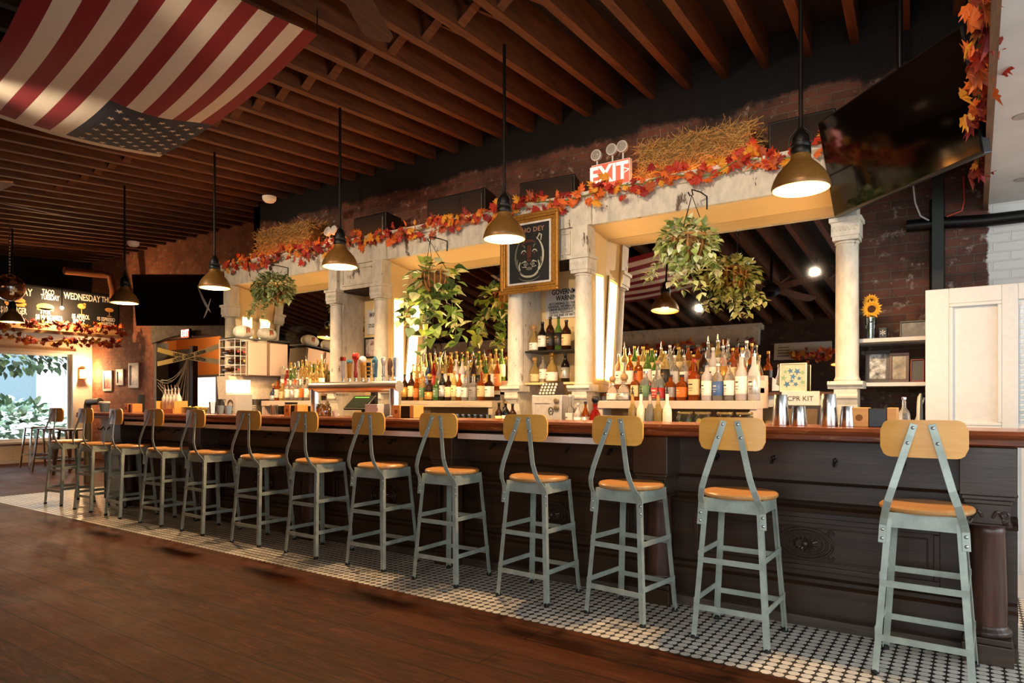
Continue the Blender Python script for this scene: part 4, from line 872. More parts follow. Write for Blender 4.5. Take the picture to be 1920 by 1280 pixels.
def stroke(mb, pts, w):
    P = [Vector((cx + a, yy, cz - .045 + b)) for a, b in pts]; n = len(P); L = []; Rr = []
    for i, p in enumerate(P):
        tg = (P[min(i + 1, n - 1)] - P[max(i - 1, 0)]).normalized(); q = Vector((-tg.z, 0, tg.x)) * w * math.sin(math.pi * (i + .6) / (n + .2)); L.append(p + q); Rr.append(p - q)
    b = len(mb.v); mb.add(L + Rr, [(i, i + 1, n + i + 1, n + i) for i in range(n - 1)])
def ell(mb, a, b, rx, rz, n=18): mb.add([(cx + a, yy, cz - .045 + b)] + [(cx + a + rx * math.cos(6.283 * i / n), yy, cz - .045 + b + rz * math.sin(6.283 * i / n)) for i in range(n)], [(0, 1 + i, 1 + (i + 1) % n) for i in range(n)])
arc = lambda a0, a1, rx, rz, ox=0, oz=0, n=10: [(ox + rx * math.cos(R(a0 + (a1 - a0) * i / n)), oz + rz * math.sin(R(a0 + (a1 - a0) * i / n))) for i in range(n + 1)]
W_, G_, O_ = fl
stroke(W_, arc(60, -70, .155, .19, .0, .02), .011); stroke(G_, arc(120, 250, .155, .19, .0, .02), .009)
stroke(W_, arc(200, 340, .11, .06, 0, -.115), .01); stroke(G_, arc(200, 340, .13, .07, 0, -.145), .006)
for s in (-1, 1):
    stroke(W_, [(s * .012, -.06), (s * .045, -.03), (s * .075, -.045), (s * .07, -.075), (s * .03, -.085)], .012); ell(G_, s * .05, -.058, .034, .022)
    stroke(W_, [(s * .035, .055), (s * .05, .075), (s * .075, .07), (s * .09, .05)], .006); ell(O_, s * .06, .045, .012, .012)
    stroke(G_, [(s * .045, .095), (s * .055, .115), (s * .07, .125)], .007); stroke(W_, [(s * .1, -.03), (s * .115, -.075), (s * .1, -.11)], .008); stroke(G_, [(s * .13, .0), (s * .135, -.05), (s * .12, -.09)], .008)
    stroke(W_, [(s * .085, .165), (s * .115, .215), (s * .135, .2), (s * .13, .15)], .009)
stroke(O_, [(-.01, .12), (-.012, .06), (-.01, .0)], .016); stroke(O_, [(.012, .12), (.014, .06), (.01, .0)], .014); ell(O_, 0, -.022, .026, .013)
stroke(O_, [(-.09, .12), (-.06, .15), (-.02, .16), (.03, .16), (.07, .14)], .012)
ell(G_, 0, -.1, .035, .016)
W_.build('pale_fur', plain('tiger_white', '#b9b49a', .8), cv); G_.build('grey_fur', plain('tiger_grey', '#6a6a58', .8), cv); O_.build('rust_fur', plain('tiger_rust', '#5a2c18', .8), cv)
text('lettering', 'WHO DEY', .062, plain('copper_letters', '#b98a68', .6), (cx + .01, yy - .001, z1 - .155), parent=cv, space=1.1)
# niche papers and pictures
o = MB().box(-3.555, -3.02, YM - .012, YM - .002, 2.04, 2.325).build('warning_sign', M['paper']); tag(o, 'white government warning sheet pinned in the niche below the tiger painting', 'sign')
text('lettering', 'GOVERNMENT\nWARNING:', .073, M['ink'], (-3.29, YM - .014, 2.265), parent=o, sx=.78, line=.85, bold=.001)
text('lettering', 'ACCORDING TO THE SURGEON\nGENERAL, WOMEN SHOULD NOT\nDRINK ALCOHOLIC BEVERAGES\nDURING PREGNANCY BECAUSE\nOF THE RISK OF BIRTH DEFECTS', .034, M['ink'], (-3.29, YM - .014, 2.125), parent=o, sx=.9, line=.85)
xw = ax(688, YM)
o = MB().box(xw, xw + .34, YM - .012, YM - .002, 2.03, 2.33).build('warning_sign', M['paper']); tag(o, 'white warning sheet half hidden in the niche between the left columns', 'sign')
text('lettering', 'WARNING', .085, M['ink'], (xw + .20, YM - .014, 2.26), parent=o, sx=.7)
text('lettering', 'THE CONSUMPTION OF\nALCOHOL MAY CAUSE\nHARM', .028, M['ink'], (xw + .19, YM - .014, 2.12), parent=o)
def framed(name, label, x0, x1, z0, z1, y, fm, art, w=.02, tilt=0, cat='picture', deep=.02, group=None):
    t = thing(name, label, cat, ((x0 + x1) / 2, y, z0), group=group); a, h = (x1 - x0) / 2, z1 - z0; Z0 = (0, 0, 0)
    m = MB(); ring(m, -a, a, 0, h, w, -deep, 0); m.build('frame', fm, t, bevel=.002, o=Z0)
    MB().box(-a + w, a - w, -deep * .5, -.001, w, h - w).build('print', art, t, o=Z0); t.rotation_euler.x = -tilt; return t
def artmat(name, cols, scale=8, st=(.35, .5, .65)):
    tn = NT(name); return tn.set(tn.ramp(tn.noise(tn.co('Object', (1, 1, 1)), scale, 3), list(zip(st, [srgb(c) for c in cols]))), .4)
framed('framed_picture', 'small dark-framed red and white picture in the left niche', -6.165, -5.88, 1.74, 1.99, 5.735, M['black'], artmat('red_white_art', ('#7a1a1a', '#cfc4b4', '#8a7a6a')))
# hanging plants ---------------------------------------------------------
def hanging(label, px, py, hook_px, hook_py, rad, n, size, mats, vines, seed, heart=False, kind='ivy'):
    Y = 5.13; c = at(px, py, Y=Y); hk = at(hook_px, hook_py, Y=Y); c.x = hk.x + (c.x - hk.x) * 1.0
    t = thing('hanging_plant', label, 'hanging plant', (hk.x, Y, c.z - .15), group='hanging plants under the arches')
    mb = MB(); g = random.Random(seed)
    leaf_cloud(mb, c + Vector((0, 0, .05)), rad, n, size, 4, seed=seed, droop=.25)
    for vx, vy, ln in vines:
        p0 = c + Vector((vx * rad[0], vy * rad[1], -rad[2] * .3)); P = [p0]
        for i in range(8): P.append(P[-1] + Vector((vx * .018 + g.uniform(-.015, .015), vy * .012 + g.uniform(-.012, .012), -ln / 8)))
        stems.tube(P, .0025, 5)
        for q in P[1:]:
            for _ in range(3 if not heart else 2):
                mbd = Vector((g.uniform(-1, 1), g.uniform(-1, .6), g.uniform(-.9, .3))).normalized(); leaf(mb, q + mbd * .01, mbd, size * g.uniform(.7, 1.15), g, 4, heart=heart)
    fo = mb.build('foliage', mats, t); return t, c, hk
def basket(t, c, hk, r, col):
    m = MB()
    for k in range(14):
        a = k * math.pi / 7; m.tube([c + Vector((r * math.cos(a) * f, r * math.sin(a) * f, z)) for f, z in ((1, .08), (1.04, .0), (.85, -.07), (.5, -.11))], .009, 6)
    m.lathe([(r * 1.02, .075), (r * 1.05, .085), (r * 1.02, .095)], 24, c); m.build('basket', M['basket'], t, True)
    MB().lathe([(0, -.105), (r * .48, -.105), (r * .82, -.065), (r * .99, 0), (r * .95, .07), (0, .075)], 20, c).build('liner', M['soil'], t, True)
    m = MB()
    for k in range(3): a = k * 2.094 + .4; m.tube([c + Vector((r * math.cos(a), r * math.sin(a), .09)), hk], .003, 5)
    m.build('hanger_wires', M['iron'], t)
    m = MB().tube([hk + Vector((-.03, 0, .03)), hk + Vector((-.015, 0, .0)), hk + Vector((.01, 0, .0)), hk + Vector((.0, .0, .045)), hk + Vector((.04, .09, .04)), (hk.x + .05, YC - .008, hk.z + .035), (hk.x + .05, YC - .008, hk.z - .07)], .006, 6); m.build('hook_bracket', M['iron'], t, True)
for args in (('variegated ivy in a basket hanging under the right arch', 1286, 470, 1297, 366, (.235, .18, .19), 520, .07, IVY, [(-.7, -.4, .16), (-.3, .5, .22), (.2, -.6, .24), (.6, .2, .2), (.1, .4, .26), (.8, -.3, .14), (-.1, -.8, .22)], 21),
             ('trailing heart-leaved pothos hanging under the middle arch', 812, 530, 806, 452, (.30, .20, .17), 110, .125, POTHOS, [(-.9, -.2, .30), (-.6, .4, .62), (-.3, -.6, .40), (.1, .3, .50), (.4, -.5, .52), (.7, .1, .48), (.95, -.3, .58), (.2, -.9, .36)], 22, True),
             ('bushy small-leaved plant in a coconut basket hanging under the left arch', 512, 547, 508, 503, (.30, .22, .18), 900, .062, SAGE, [(-.8, -.3, .22), (-.6, .2, .2), (-.4, -.7, .2), (.7, .1, .08)], 23)):
    stems = MB(); t, c, hk = hanging(*args); stems.build('vines', M['stem'], t, True); basket(t, c + Vector((.05 if 'coconut' in args[0] else .03, 0, -.03 if 'coconut' in args[0] else .02)), hk, .13, None)
# left arch: cabinets, footballs, wine rack ------------------------------
cab = thing('display_cabinet', 'two-door pinkish white cabinet under the football case in left arch', 'cabinet', (-7.6, 5.25, 1.53))
MB().box(-7.78, -7.42, 4.95, 5.54, 1.53, 1.96).build('carcass', plain('brown_cabinet_side', '#8a6f56', .6), cab)
pk = plain('pale_pink_door', '#d4b9a5', .5, var=.03)
for ya, yb_ in ((4.96, 5.22), (5.27, 5.53)): MB().box(-7.42, -7.40, ya, yb_, 1.54, 1.95).build('door', pk, cab, bevel=.004)
case = thing('display_case', 'clear display case holding two white footballs on the cabinet', 'display case', (-7.6, 5.2, 1.985))
x0, x1, y0, y1, z0, z1 = -7.76, -7.42, 4.79, 5.58, 1.985, 2.25
MB().box(x0, x1, y0, y1, z0, z0 + .015).build('base', M['black'], case)
m = MB(); m.box(x0, x0 + .004, y0, y1, z0 + .015, z1); m.box(x1 - .004, x1, y0, y1, z0 + .015, z1); m.box(x0, x1, y0, y0 + .004, z0 + .015, z1); m.box(x0, x1, y1 - .004, y1, z0 + .015, z1); m.box(x0, x1, y0, y1, z1, z1 + .004); m.build('clear_box', M['cglass'], case)
for yc, l in ((5.02, 'white football with an orange letter badge, nearer one in the display case'), (5.36, 'white football with an orange letter badge, farther one in the display case')):
    f = MB().lathe([(.085 * math.sin(math.pi * i / 14) ** .8 if 0 < i < 14 else 0, -.135 * math.cos(math.pi * i / 14)) for i in range(15)], 24, (0, 0, 0), Matrix.Rotation(R(90), 4, 'X')).build('football', plain('white_leather', '#e9ded0', .5), None, 'all')
    f.location = (-7.60, yc, 2.088); tag(f, l, 'football', 'footballs in the display case')
    b = text('letter_badge', 'B', .085, plain('badge_black', '#1a1512', .5), (0, 0, 0), (90, 0, 90), f, ext=.003, bold=.008); b.location = (.083, .01, .01)
    b2 = text('letter_badge', 'B', .08, plain('badge_orange', '#d8641c', .5), (0, 0, 0), (90, 0, 90), f, ext=.003, bold=.001); b2.location = (.087, .01, .01)
wr = thing('wine_rack', 'white wire wine rack with lying bottles left of the cabinet', 'wine rack', (-7.6, 4.87, 1.53))
m = MB(); ra, rb, rc = -7.76, -7.43, (4.79, 4.867, 4.945)
for y in rc:
    for x in (ra, rb): m.tube([(x, y, 1.53), (x, y, 1.982)], .004, 6)
for z in (1.55, 1.66, 1.77, 1.88, 1.975):
    for x in (ra, rb): m.tube([(x, rc[0], z), (x, rc[2], z)], .004, 6)
    for y in rc: m.tube([(ra, y, z), (rb, y, z)], .004, 6)
m.build('wire_grid', M['white'], wr)
for k, (y, z, cp) in enumerate(((4.829, 1.59, 'red'), (4.906, 1.70, 'gold'), (4.829, 1.81, 'red'), (4.906, 1.81, 'red'))):
    o = bottle('wine', 'dark', None, cp, -7.72, y, z + .012, .31, .030, ('dark wine bottle with red cap, ' if cp == 'red' else 'dark wine bottle with gold cap, ') + ('bottom left of the wire rack', 'middle right of the wire rack', 'top left of the wire rack', 'top right of the wire rack')[k], 'wine bottles in the wire rack'); o.rotation_euler = (0, R(90), 0)
hd = thing('steel_hood', 'sloping white steel hood below the cabinet in the left arch', 'hood', (-7.6, 5.25, .951))
MB().add([(-7.8, 4.8, 1.24), (-7.46, 4.8, 1.24), (-7.46, 5.58, 1.24), (-7.8, 5.58, 1.24), (-7.8, 4.78, 1.525), (-7.55, 4.78, 1.525), (-7.55, 5.55, 1.525), (-7.8, 5.55, 1.525)], [(0, 1, 2, 3), (7, 6, 5, 4), (0, 4, 5, 1), (1, 5, 6, 2), (2, 6, 7, 3), (3, 7, 4, 0)]).build('hood_shell', plain('warm_white_steel', '#d8ccba', .3, .3), hd)
MB().box(-7.78, -7.50, 5.1, 5.58, .951, 1.239).build('hood_base', plain('steel_base', '#8a8378', .35, .7), hd)
# white drinks machine
mx = ax(447, 4.6); dm = thing('drinks_machine', 'tall white drinks machine with lit sign box at the left bar end', 'machine', (mx, 4.62, 0))
MB().box(mx - .10, mx + .10, 4.5, 4.72, .0, 1.30).build('body', M['white'], dm, bevel=.01); MB().box(mx - .13, mx + .09, 4.52, 4.70, 1.31, 1.46).build('sign_box', glow('lit_white_box', '#f6efe6', .55), dm, bevel=.006)
m = MB(); m.tube([(mx + .05 * math.cos(t * .5), 4.497, 1.18 + .05 * math.sin(t * .5)) for t in range(13)], .004, 6); m.tube([(mx - .05 + .012 * t, 4.497, 1.09 + .012 * math.sin(t)) for t in range(9)], .003, 6)
for q in range(4): m.ball((mx + .02, 4.497, 1.03 - .035 * q), .008, 8, 5)
m.build('printed_design', M['ink'], dm)
for k, x in enumerate((ax(464, 4.98), ax(474, 4.98))):
    m = MB()
    for q in range(11): m.lathe([(.036, q * .02), (.044, q * .02 + .004), (.044, q * .02 + .010), (.036, q * .02 + .013)], 18)
    o = m.build('lid_stack', plain('pale_lids', '#cfc6b8', .4) if k else plain('tan_lids', '#9a8466', .5), None, True); o.location = (x, 4.98, .951); tag(o, ('tan stack of cup lids beside the white drinks machine', 'white stack of cup lids right of the tan stack')[k], 'lids', 'stacks of cup lids')
# beer tower --------------------------------------------------------------
TY = 4.17; tx0, tx1 = ax(592, TY), ax(741, TY); tz = 1.345
tw = thing('beer_tower', 'polished steel pipe beer tower standing on the bar', 'beer tower', ((tx0 + tx1) / 2, TY, BT))
m = MB().tube([(tx0 - .051, TY, tz), (tx1 + .051, TY, tz)], .05, 28); m.build('cross_pipe', M['chrome'], tw, True)
for x in (tx0, tx1):
    l = MB().tube([(x, TY, BT + .012), (x, TY, tz - .02)], .049, 28).build('leg', M['chrome'], tw, True); MB().lathe([(.075, BT + .001), (.075, BT + .01), (.052, BT + .018)], 28, (x, TY, 0)).build('flange', M['chrome'], l, True)
TH = [(643, 'white', .19, .018, 'red'), (655, 'gold', .17, .022, 'blue'), (667, 'red', .235, .016, 'red'), (680, 'gold', .17, .022, 'white'), (691, 'black', .165, .016, 'gold'), (703, 'blue', .185, .024, 'white'), (719, 'silver', .20, .016, 'silver'), (731, 'dark', .19, .018, 'cream'), (742, 'palebl', .20, .02, 'white')]
TL_ = ['white and red tap handle, leftmost on the beer tower', 'orange-yellow paddle tap handle with round blue badge', 'red tap handle topped by a double red knob', 'yellow paddle tap handle with white round head', 'black banded tap handle on the beer tower', 'blue and white lettered paddle tap handle', 'slim silver-white tap handle with oval top', 'brown carved figure tap handle on the beer tower', 'pale blue lettered paddle tap handle, rightmost on the beer tower']
HC = dict(white=plain('handle_white', '#e4dccf', .35), gold=plain('handle_yellow', '#d99a34', .4), red=plain('handle_red', '#b83220', .3), black=plain('handle_black', '#1c1713', .4), blue=plain('handle_blue', '#4a7f98', .4), silver=plain('handle_silver', '#cfcac0', .25, .4), dark=plain('handle_brown', '#6a4526', .5), palebl=plain('handle_pale_blue', '#bcc6d6', .4), cream=plain('handle_cream', '#d9cdb8', .5))
for (px, c_, h, w, c2), lab in zip(TH, TL_):
    x = ax(px, TY + .0); z = tz + .05
    t = thing('tap_handle', lab, 'tap handle', (x, TY, z), group='tap handles on the beer tower')
    MB().lathe([(.012, -.002), (.014, .01), (.008, .02), (.010, .035)], 14, (x, TY, z)).build('ferrule', M['chrome'], t, True)
    m = MB(); zz = z + .03
    if c_ in ('gold', 'blue', 'palebl', 'black', 'white'):
        m.add([(x - w * .7, TY - .012, zz), (x + w * .7, TY - .012, zz), (x + w * .7, TY + .012, zz), (x - w * .7, TY + .012, zz), (x - w * 1.1, TY - .014, z + h), (x + w * 1.1, TY - .014, z + h), (x + w * 1.1, TY + .014, z + h), (x - w * 1.1, TY + .014, z + h)], [(0, 1, 2, 3), (7, 6, 5, 4), (0, 4, 5, 1), (1, 5, 6, 2), (2, 6, 7, 3), (3, 7, 4, 0)])
        if c_ == 'blue': m.add([(x - w * 1.1, TY - .014, z + h), (x + w * 1.1, TY - .014, z + h), (x + w * 1.1, TY + .014, z + h), (x - w * 1.1, TY + .014, z + h), (x, TY, z + h + .045)], [(0, 1, 4), (1, 2, 4), (2, 3, 4), (3, 0, 4)])
        bev = .005
    elif c_ == 'red': m.lathe([(.009, 0), (.02, .03), (.014, .08), (.012, .13), (.020, .17), (.012, .175)], 16, (x, TY, zz)); m.ball((x - .017, TY, z + h - .01), .028, 14, 10, (.8, .8, 1.2)); m.ball((x + .017, TY, z + h - .01), .028, 14, 10, (.8, .8, 1.2)); bev = 0
    elif c_ == 'silver': m.lathe([(.008, 0), (.014, .04), (.012, .1), (.018, .13), (.024, .15), (.02, .17), (0, .178)], 16, (x, TY, zz)); bev = 0
    else: m.tube([(x, TY, zz), (x + .004, TY, zz + .03), (x - .004, TY, zz + .07), (x + .005, TY, zz + .11), (x, TY, zz + .15), (x, TY, zz + .165)], [.014, .02, .017, .024, .017, .008], 12); bev = 0
    m.build('handle', HC[c_], t, bev == 0, bevel=bev)
    m = MB()
    if c2 in ('blue',): m.lathe([(0, -.019), (.024, -.018), (.026, -.01), (.026, .01), (.0, .018)], 20, (x, TY, z + h + .005), Matrix.Rotation(R(90), 4, 'X'))
    elif px == 680: m.ball((x, TY, z + h + .022), .034, 16, 10); m.ball((x + .012, TY - .03, z + h + .02), .014, 10, 8)
    elif px == 643: m.box(x - .024, x + .024, TY - .014, TY + .014, z + h + .001, z + h + .035)
    elif px == 691:
        for q in range(3): m.box(x - .021, x + .021, TY - .017, TY + .017, z + .05 + .035 * q, z + .062 + .035 * q)
    elif px in (703, 742): pass
    else: m.lathe([(.016, 0), (.018, .012), (.01, .016)], 12, (x, TY, z + .034))
    if m.v: m.build('badge', HC.get(c2, LB.get(c2)), t, True)
    if px in (703, 742): text('lettering', 'GOOSE' if px == 703 else 'BUD LIGHT', .03 if px == 703 else .026, HC['white'] if px == 703 else LB['blue'], (x, TY - .0165, z + h * .58), (90, -90, 0), t, ext=.001)
    if px == 643: text('lettering', 'IC', .032, M['ink'], (x, TY - .016, z + h + .018), (90, 0, 0), t)
# ================================================================== THINGS ON THE BAR
def put(o, loc, label, cat, group=None, rz=0): o.location = loc; o.rotation_euler.z = rz; return tag(o, label, cat, group)
def caddy(px, Y, label, w=.20, black=True):
    x = ax(px, Y); t = thing('napkin_caddy', label, 'napkin caddy', (x, Y, BT + .001), group='bamboo napkin caddies on the bar'); z = BT + .001
    MB().box(x - w / 2, x - w / 2 + .085, Y - .06, Y + .06, z, z + .105).build('wooden_box', M['caddy'], t, bevel=.003)
    MB().box(x + w / 2 - .045, x + w / 2, Y - .06, Y + .06, z, z + .105).build('wooden_box', M['caddy'], t, bevel=.003)
    MB().box(x - w / 2 + .086, x + w / 2 - .046, Y - .05, Y + .06, z, z + .10).build('black_tray', M['black'], t, bevel=.003)
    MB().lathe([(.018, 0), (.018, .001)], 20, (x - w / 2 + .042, Y - .0605, z + .05), Matrix.Rotation(R(90), 4, 'X')).build('stamped_mark', plain('burnt_mark', '#8a5a24', .8), t)
caddy(250, 4.12, 'bamboo napkin caddy near the left bar end'); caddy(555, 4.05, 'bamboo napkin caddy left of the beer tower'); caddy(765, 4.1, 'bamboo napkin caddy right of the beer tower', .24); caddy(1640, 4.12, 'bamboo napkin caddy nearest the right bar end', .22)
o = MB().box(-.03, .03, -.03, .03, 0, .22).build('menu_holder', M['black'], bevel=.004); put(o, (ax(262, 4.2), 4.22, BT + .001), 'black upright menu holder near the left bar end', 'menu holder')
def cup(px, Y, h, r, mat, label, lid=None, z=BT, name='cup', cat='cup', group=None):
    o = MB().lathe([(0, 0), (r * .72, 0), (r, h), (r * .94, h), (r * .68, .006), (0, .006)], 24).build(name, mat, None, True); put(o, (ax(px, Y), Y, z + .001), label, cat, group)
    if lid: MB().lathe([(r * 1.05, h - .004), (r * 1.05, h + .012), (r * .85, h + .018), (0, h + .018)], 24).build('lid', lid, o, True, o=(0, 0, 0))
    return o
cup(196, 4.02, .115, .062, plain('blue_paper_cup', '#5f7f8c', .5), 'blue paper coffee cup with white lid at left bar end', M['paper'])
pb = plain('pale_blue_plastic', '#8fb4cc', .3); cl = M['tglass']
cup(399, 4.1, .13, .042, cl, 'tall clear plastic cup with blue foot, left of three'); cup(413, 4.16, .09, .042, pb, 'low pale blue cup, middle of three'); cup(428, 4.1, .09, .042, pb, 'low pale blue cup, right of three')
cr = thing('bottle_crate', 'wooden crate holding five milk-white pour bottles on the bar', 'crate', (ax(322, 4.14), 4.14, BT)); x = ax(322, 4.14)
m = MB(); m.box(x - .19, x + .19, 4.06, 4.22, BT + .001, BT + .012); m.box(x - .20, x - .19, 4.06, 4.22, BT + .001, BT + .14); m.box(x + .19, x + .20, 4.06, 4.22, BT + .001, BT + .14); m.box(x - .19, x + .19, 4.05, 4.06, BT + .001, BT + .05); m.box(x - .19, x + .19, 4.22, 4.23, BT + .001, BT + .05); m.build('crate_box', M['caddy'], cr)
for k in range(5): bottle('tall', 'white', 'gold' if False else None, 'white', x - .148 + .074 * k, 4.14, BT + .012, .26, .034, f'milk-white pour bottle, {ORD[k]} from left in wooden crate', 'milk-white bottles in the crate', True)
tr = thing('glass_tray', 'clear plastic garnish tray beside the bottle crate', 'tray', (ax(367, 4.2), 4.2, BT)); x = ax(367, 4.2)
m = MB(); m.box(x - .16, x + .16, 4.12, 4.28, BT + .001, BT + .006); ring_ = [m.box(x - .16, x - .155, 4.12, 4.28, BT + .006, BT + .07), m.box(x + .155, x + .16, 4.12, 4.28, BT + .006, BT + .07), m.box(x - .155, x + .155, 4.12, 4.125, BT + .006, BT + .07), m.box(x - .155, x + .155, 4.275, 4.28, BT + .006, BT + .07)]; m.build('tray_box', M['tglass'], tr)
g = random.Random(2); m = MB()
for _ in range(40): m.ball((x + g.uniform(-.13, .13), 4.2 + g.uniform(-.055, .055), BT + .02 + g.random() * .05), .016, 7, 5)
tag(m.build('garnish', lemon, tr, True), kind='stuff')
cup(528, 5.0, .15, .05, M['black'], 'black tumbler under the left liquor shelf', z=.951, name='tumbler', cat='tumbler'); cup(546, 5.0, .25, .075, M['black'], 'large black mixing cup in front of the left liquor shelf', z=.951, name='tumbler', cat='tumbler')
cup(514, 4.25, .10, .04, M['tglass'], 'clear glass left of the bamboo caddy by the beer tower', name='glass', cat='glass')
def jar2(px, Y, lab, f):
    o = jar(px, Y, BT, .12, .06, f, lab, None); return o
jar(607, 4.12, BT, .115, .07, orng, 'low glass jar of orange slices beside the left beer tower leg', None)
cup(628, 4.1, .05, .028, M['paper'], 'small white cup on the bar right of the orange jar')
ps = thing('order_screen', 'black touch screen on a stand behind the bar below beer taps', 'screen', (ax(672, 4.5), 4.5, .951)); x = ax(675, 4.5)
MB().cbox((x, 4.5, 1.20), (.30, .02, .20), Matrix.Rotation(R(-50), 4, 'X')).build('housing', M['black'], ps, bevel=.006)
MB().cbox((x, 4.4915, 1.207), (.26, .004, .16), Matrix.Rotation(R(-50), 4, 'X')).build('display', plain('dim_display', '#2c332c', .15), ps); MB().cbox((x - .01, 4.538, 1.252), (.2, .003, .012), Matrix.Rotation(R(-50), 4, 'X')).build('green_bar', glow('green_line', '#5aa83a', .7), ps)
MB().tube([(x, 4.56, 0), (x, 4.56, 1.15)], .03, 12).build('stand', M['black'], ps); MB().box(x + .02, x + .08, 4.62, 4.66, 0, 1.37).build('post', M['black'], ps)
o = MB(); g = random.Random(4)
for k in range(12): o.box(-.075, .075, -.075, .075, .0095 * k, .0095 * k + .008, Matrix.Rotation(g.uniform(-.06, .06), 4, 'Z'))
put(o.build('napkin_stack', M['paper']), (ax(708, 4.12), 4.12, BT + .001), 'stack of white napkins beside the right beer tower leg', 'napkins')
for k, px in enumerate((800, 811, 822, 858, 869, 880, 891, 902, 913, 924)):
    cup(px, 5.08, .135, .036, M['tglass'], f'clear glass tumbler, {ORD[k]} from left below the middle liquor shelf', z=.951, name='glass_tumbler', cat='glass', group='tumblers below the middle shelf')
for px, h, r, l in ((1464, .175, .047, 'tall steel shaker tin, left of the others on the right bar'), (1498, .11, .046, 'short steel shaker tin between two tall ones'), (1554, .178, .048, 'tall steel shaker tin in front of the rightmost column'), (1589, .11, .04, 'short steel shaker tin touching the right bamboo caddy')):
    o = MB().lathe([(0, 0), (r * .98, 0), (r, .004), (r * .76, h), (r * .74, h + .002), (0, h + .002)], 32).build('shaker_tin', M['tin'], None, True); put(o, (ax(px, 4.08), 4.08, BT + .001), l, 'shaker', 'steel shaker tins on the bar')
# cash register in the niche
cg = thing('cash_register', 'silver cash register with round cream keys in right niche', 'cash register', (-3.25, 5.1, .951)); x0, x1 = ax(997, 5.0), ax(1053, 5.0)
sv = plain('silver_enamel', '#cfc8bc', .3, .3); MB().box(x0, x1, 5.0, 5.23, .951, 1.27).build('body', sv, cg, bevel=.008)
m = MB(); ring(m, x0 + .02, x1 - .1, .99, 1.21, .012, 4.994, 5.0); m.build('door_frame', sv, cg); m = MB()
for q in range(12): m.ball((x0 + .2 + .022 * math.cos(q * .5236), 4.998, 1.13 + .03 * math.sin(q * .5236)), .007, 8, 5)
m.ball((x0 + .2, 4.998, 1.13), .01, 8, 5); m.build('perforations', M['black'], cg)
for z in (1.22, 1.16): MB().lathe([(.026, 0), (.026, .012), (.02, .016), (0, .016)], 20, (x1 - .05, 5.0, z), Matrix.Rotation(R(90), 4, 'X')).build('dial', plain('brown_dial', '#8a7a60', .3, .5), cg, True)
m = MB().add([(x0 + .04, 5.0, 1.272), (x1 - .08, 5.0, 1.272), (x1 - .08, 5.2, 1.272), (x0 + .04, 5.2, 1.272), (x0 + .06, 5.06, 1.37), (x1 - .10, 5.06, 1.37), (x1 - .10, 5.2, 1.39), (x0 + .06, 5.2, 1.39)], [(0, 1, 2, 3), (7, 6, 5, 4), (0, 4, 5, 1), (1, 5, 6, 2), (2, 6, 7, 3), (3, 7, 4, 0)]); kp = m.build('keypad', plain('dark_keypad', '#2a1812', .5), cg)
for i in range(4):
    for j in range(5): MB().ball((x0 + .085 + .034 * j, 5.005 + .017 * i, 1.285 + .026 * i), .0125, 10, 6, (1, .6, 1)).build('key', M['cream'], kp, True)
# right of the right arch: kit sign, tablet, pictures, shelves -----------------------------------
o = MB().box(ax(1466, 5.45), ax(1537, 5.45), 5.44, 5.46, .99, 1.292).build('kit_sign', M['paper'], bevel=.003); tag(o, 'white sheet lettered CPR KIT under the mirror ledge on the right', 'sign')
text('lettering', 'CPR KIT', .052, plain('grey_ink', '#4a443c', .7), ((ax(1466, 5.45) + ax(1537, 5.45)) / 2, 5.438, 1.235), parent=o)
MB().box(ax(1466, 5.45), ax(1537, 5.45), 5.46, 5.60, .951, .99).build('kit_tray', M['paper'], o)
o = thing('tablet', 'black framed tablet leaning behind the steel shakers', 'tablet', (ax(1495, 4.95), 4.95, .951)); x = ax(1493, 4.95)
MB().cbox((x, 4.95, 1.075), (.32, .014, .235), Matrix.Rotation(R(-15), 4, 'X')).build('housing', M['black'], o, bevel=.006); MB().cbox((x, 4.941, 1.077), (.27, .004, .18), Matrix.Rotation(R(-15), 4, 'X')).build('display', plain('brown_display', '#6a5640', .1), o)
t = framed('star_picture', 'small picture of blue and green stars on the mirror ledge', ax(1462, 5.58), ax(1512, 5.58), 1.289, 1.515, 5.59, plain('pale_frame', '#d9cfb8', .5), plain('pale_star_paper', '#cfc9a8', .7), .008, .05)
g = random.Random(8); m = MB(); m2 = MB()
for k, (sx_, sz_) in enumerate(((-.06, .16), (-.02, .165), (.03, .16), (.07, .15), (.0, .12), (.045, .105), (.07, .075), (-.045, .06), (.02, .06), (-.07, .11), (-.01, .085))):
    P = []
    for q in range(10): r_ = (.026 if q % 2 == 0 else .011) * (.8 + .5 * ((k * 7) % 5) / 5); P.append((sx_ + r_ * math.sin(q * .6283 + k), -.0115, sz_ + r_ * math.cos(q * .6283 + k)))
    (m if k % 3 else m2).add([(sx_, -.0115, sz_)] + P, [(0, 1 + q, 1 + (q + 1) % 10) for q in range(10)])
m.build('blue_stars', plain('star_blue', '#4a7a98', .7), t.children[1], o=(0, 0, 0)); m2.build('green_stars', plain('star_green', '#8fae84', .7), t.children[1], o=(0, 0, 0))
rs = thing('wall_shelf', 'upper white wall shelf right of the last column', 'shelf', (-.45, 5.7, 1.66)); sx0, sx1 = -.74, -.2
MB().box(sx0, sx1, 5.48, 5.945, 1.645, 1.672).build('shelf_board', M['white'], rs)
rs2 = thing('wall_shelf', 'lower white wall shelf right of the last column', 'shelf', (-.45, 5.7, 1.34)); MB().box(sx0, sx1, 5.48, 5.945, 1.325, 1.352).build('shelf_board', M['white'], rs2)
struct(MB().box(-.26, -.19, 5.75, 5.93, .95, 3.0), 'trim_4', plain('black_green_post', '#1e211c', .6))
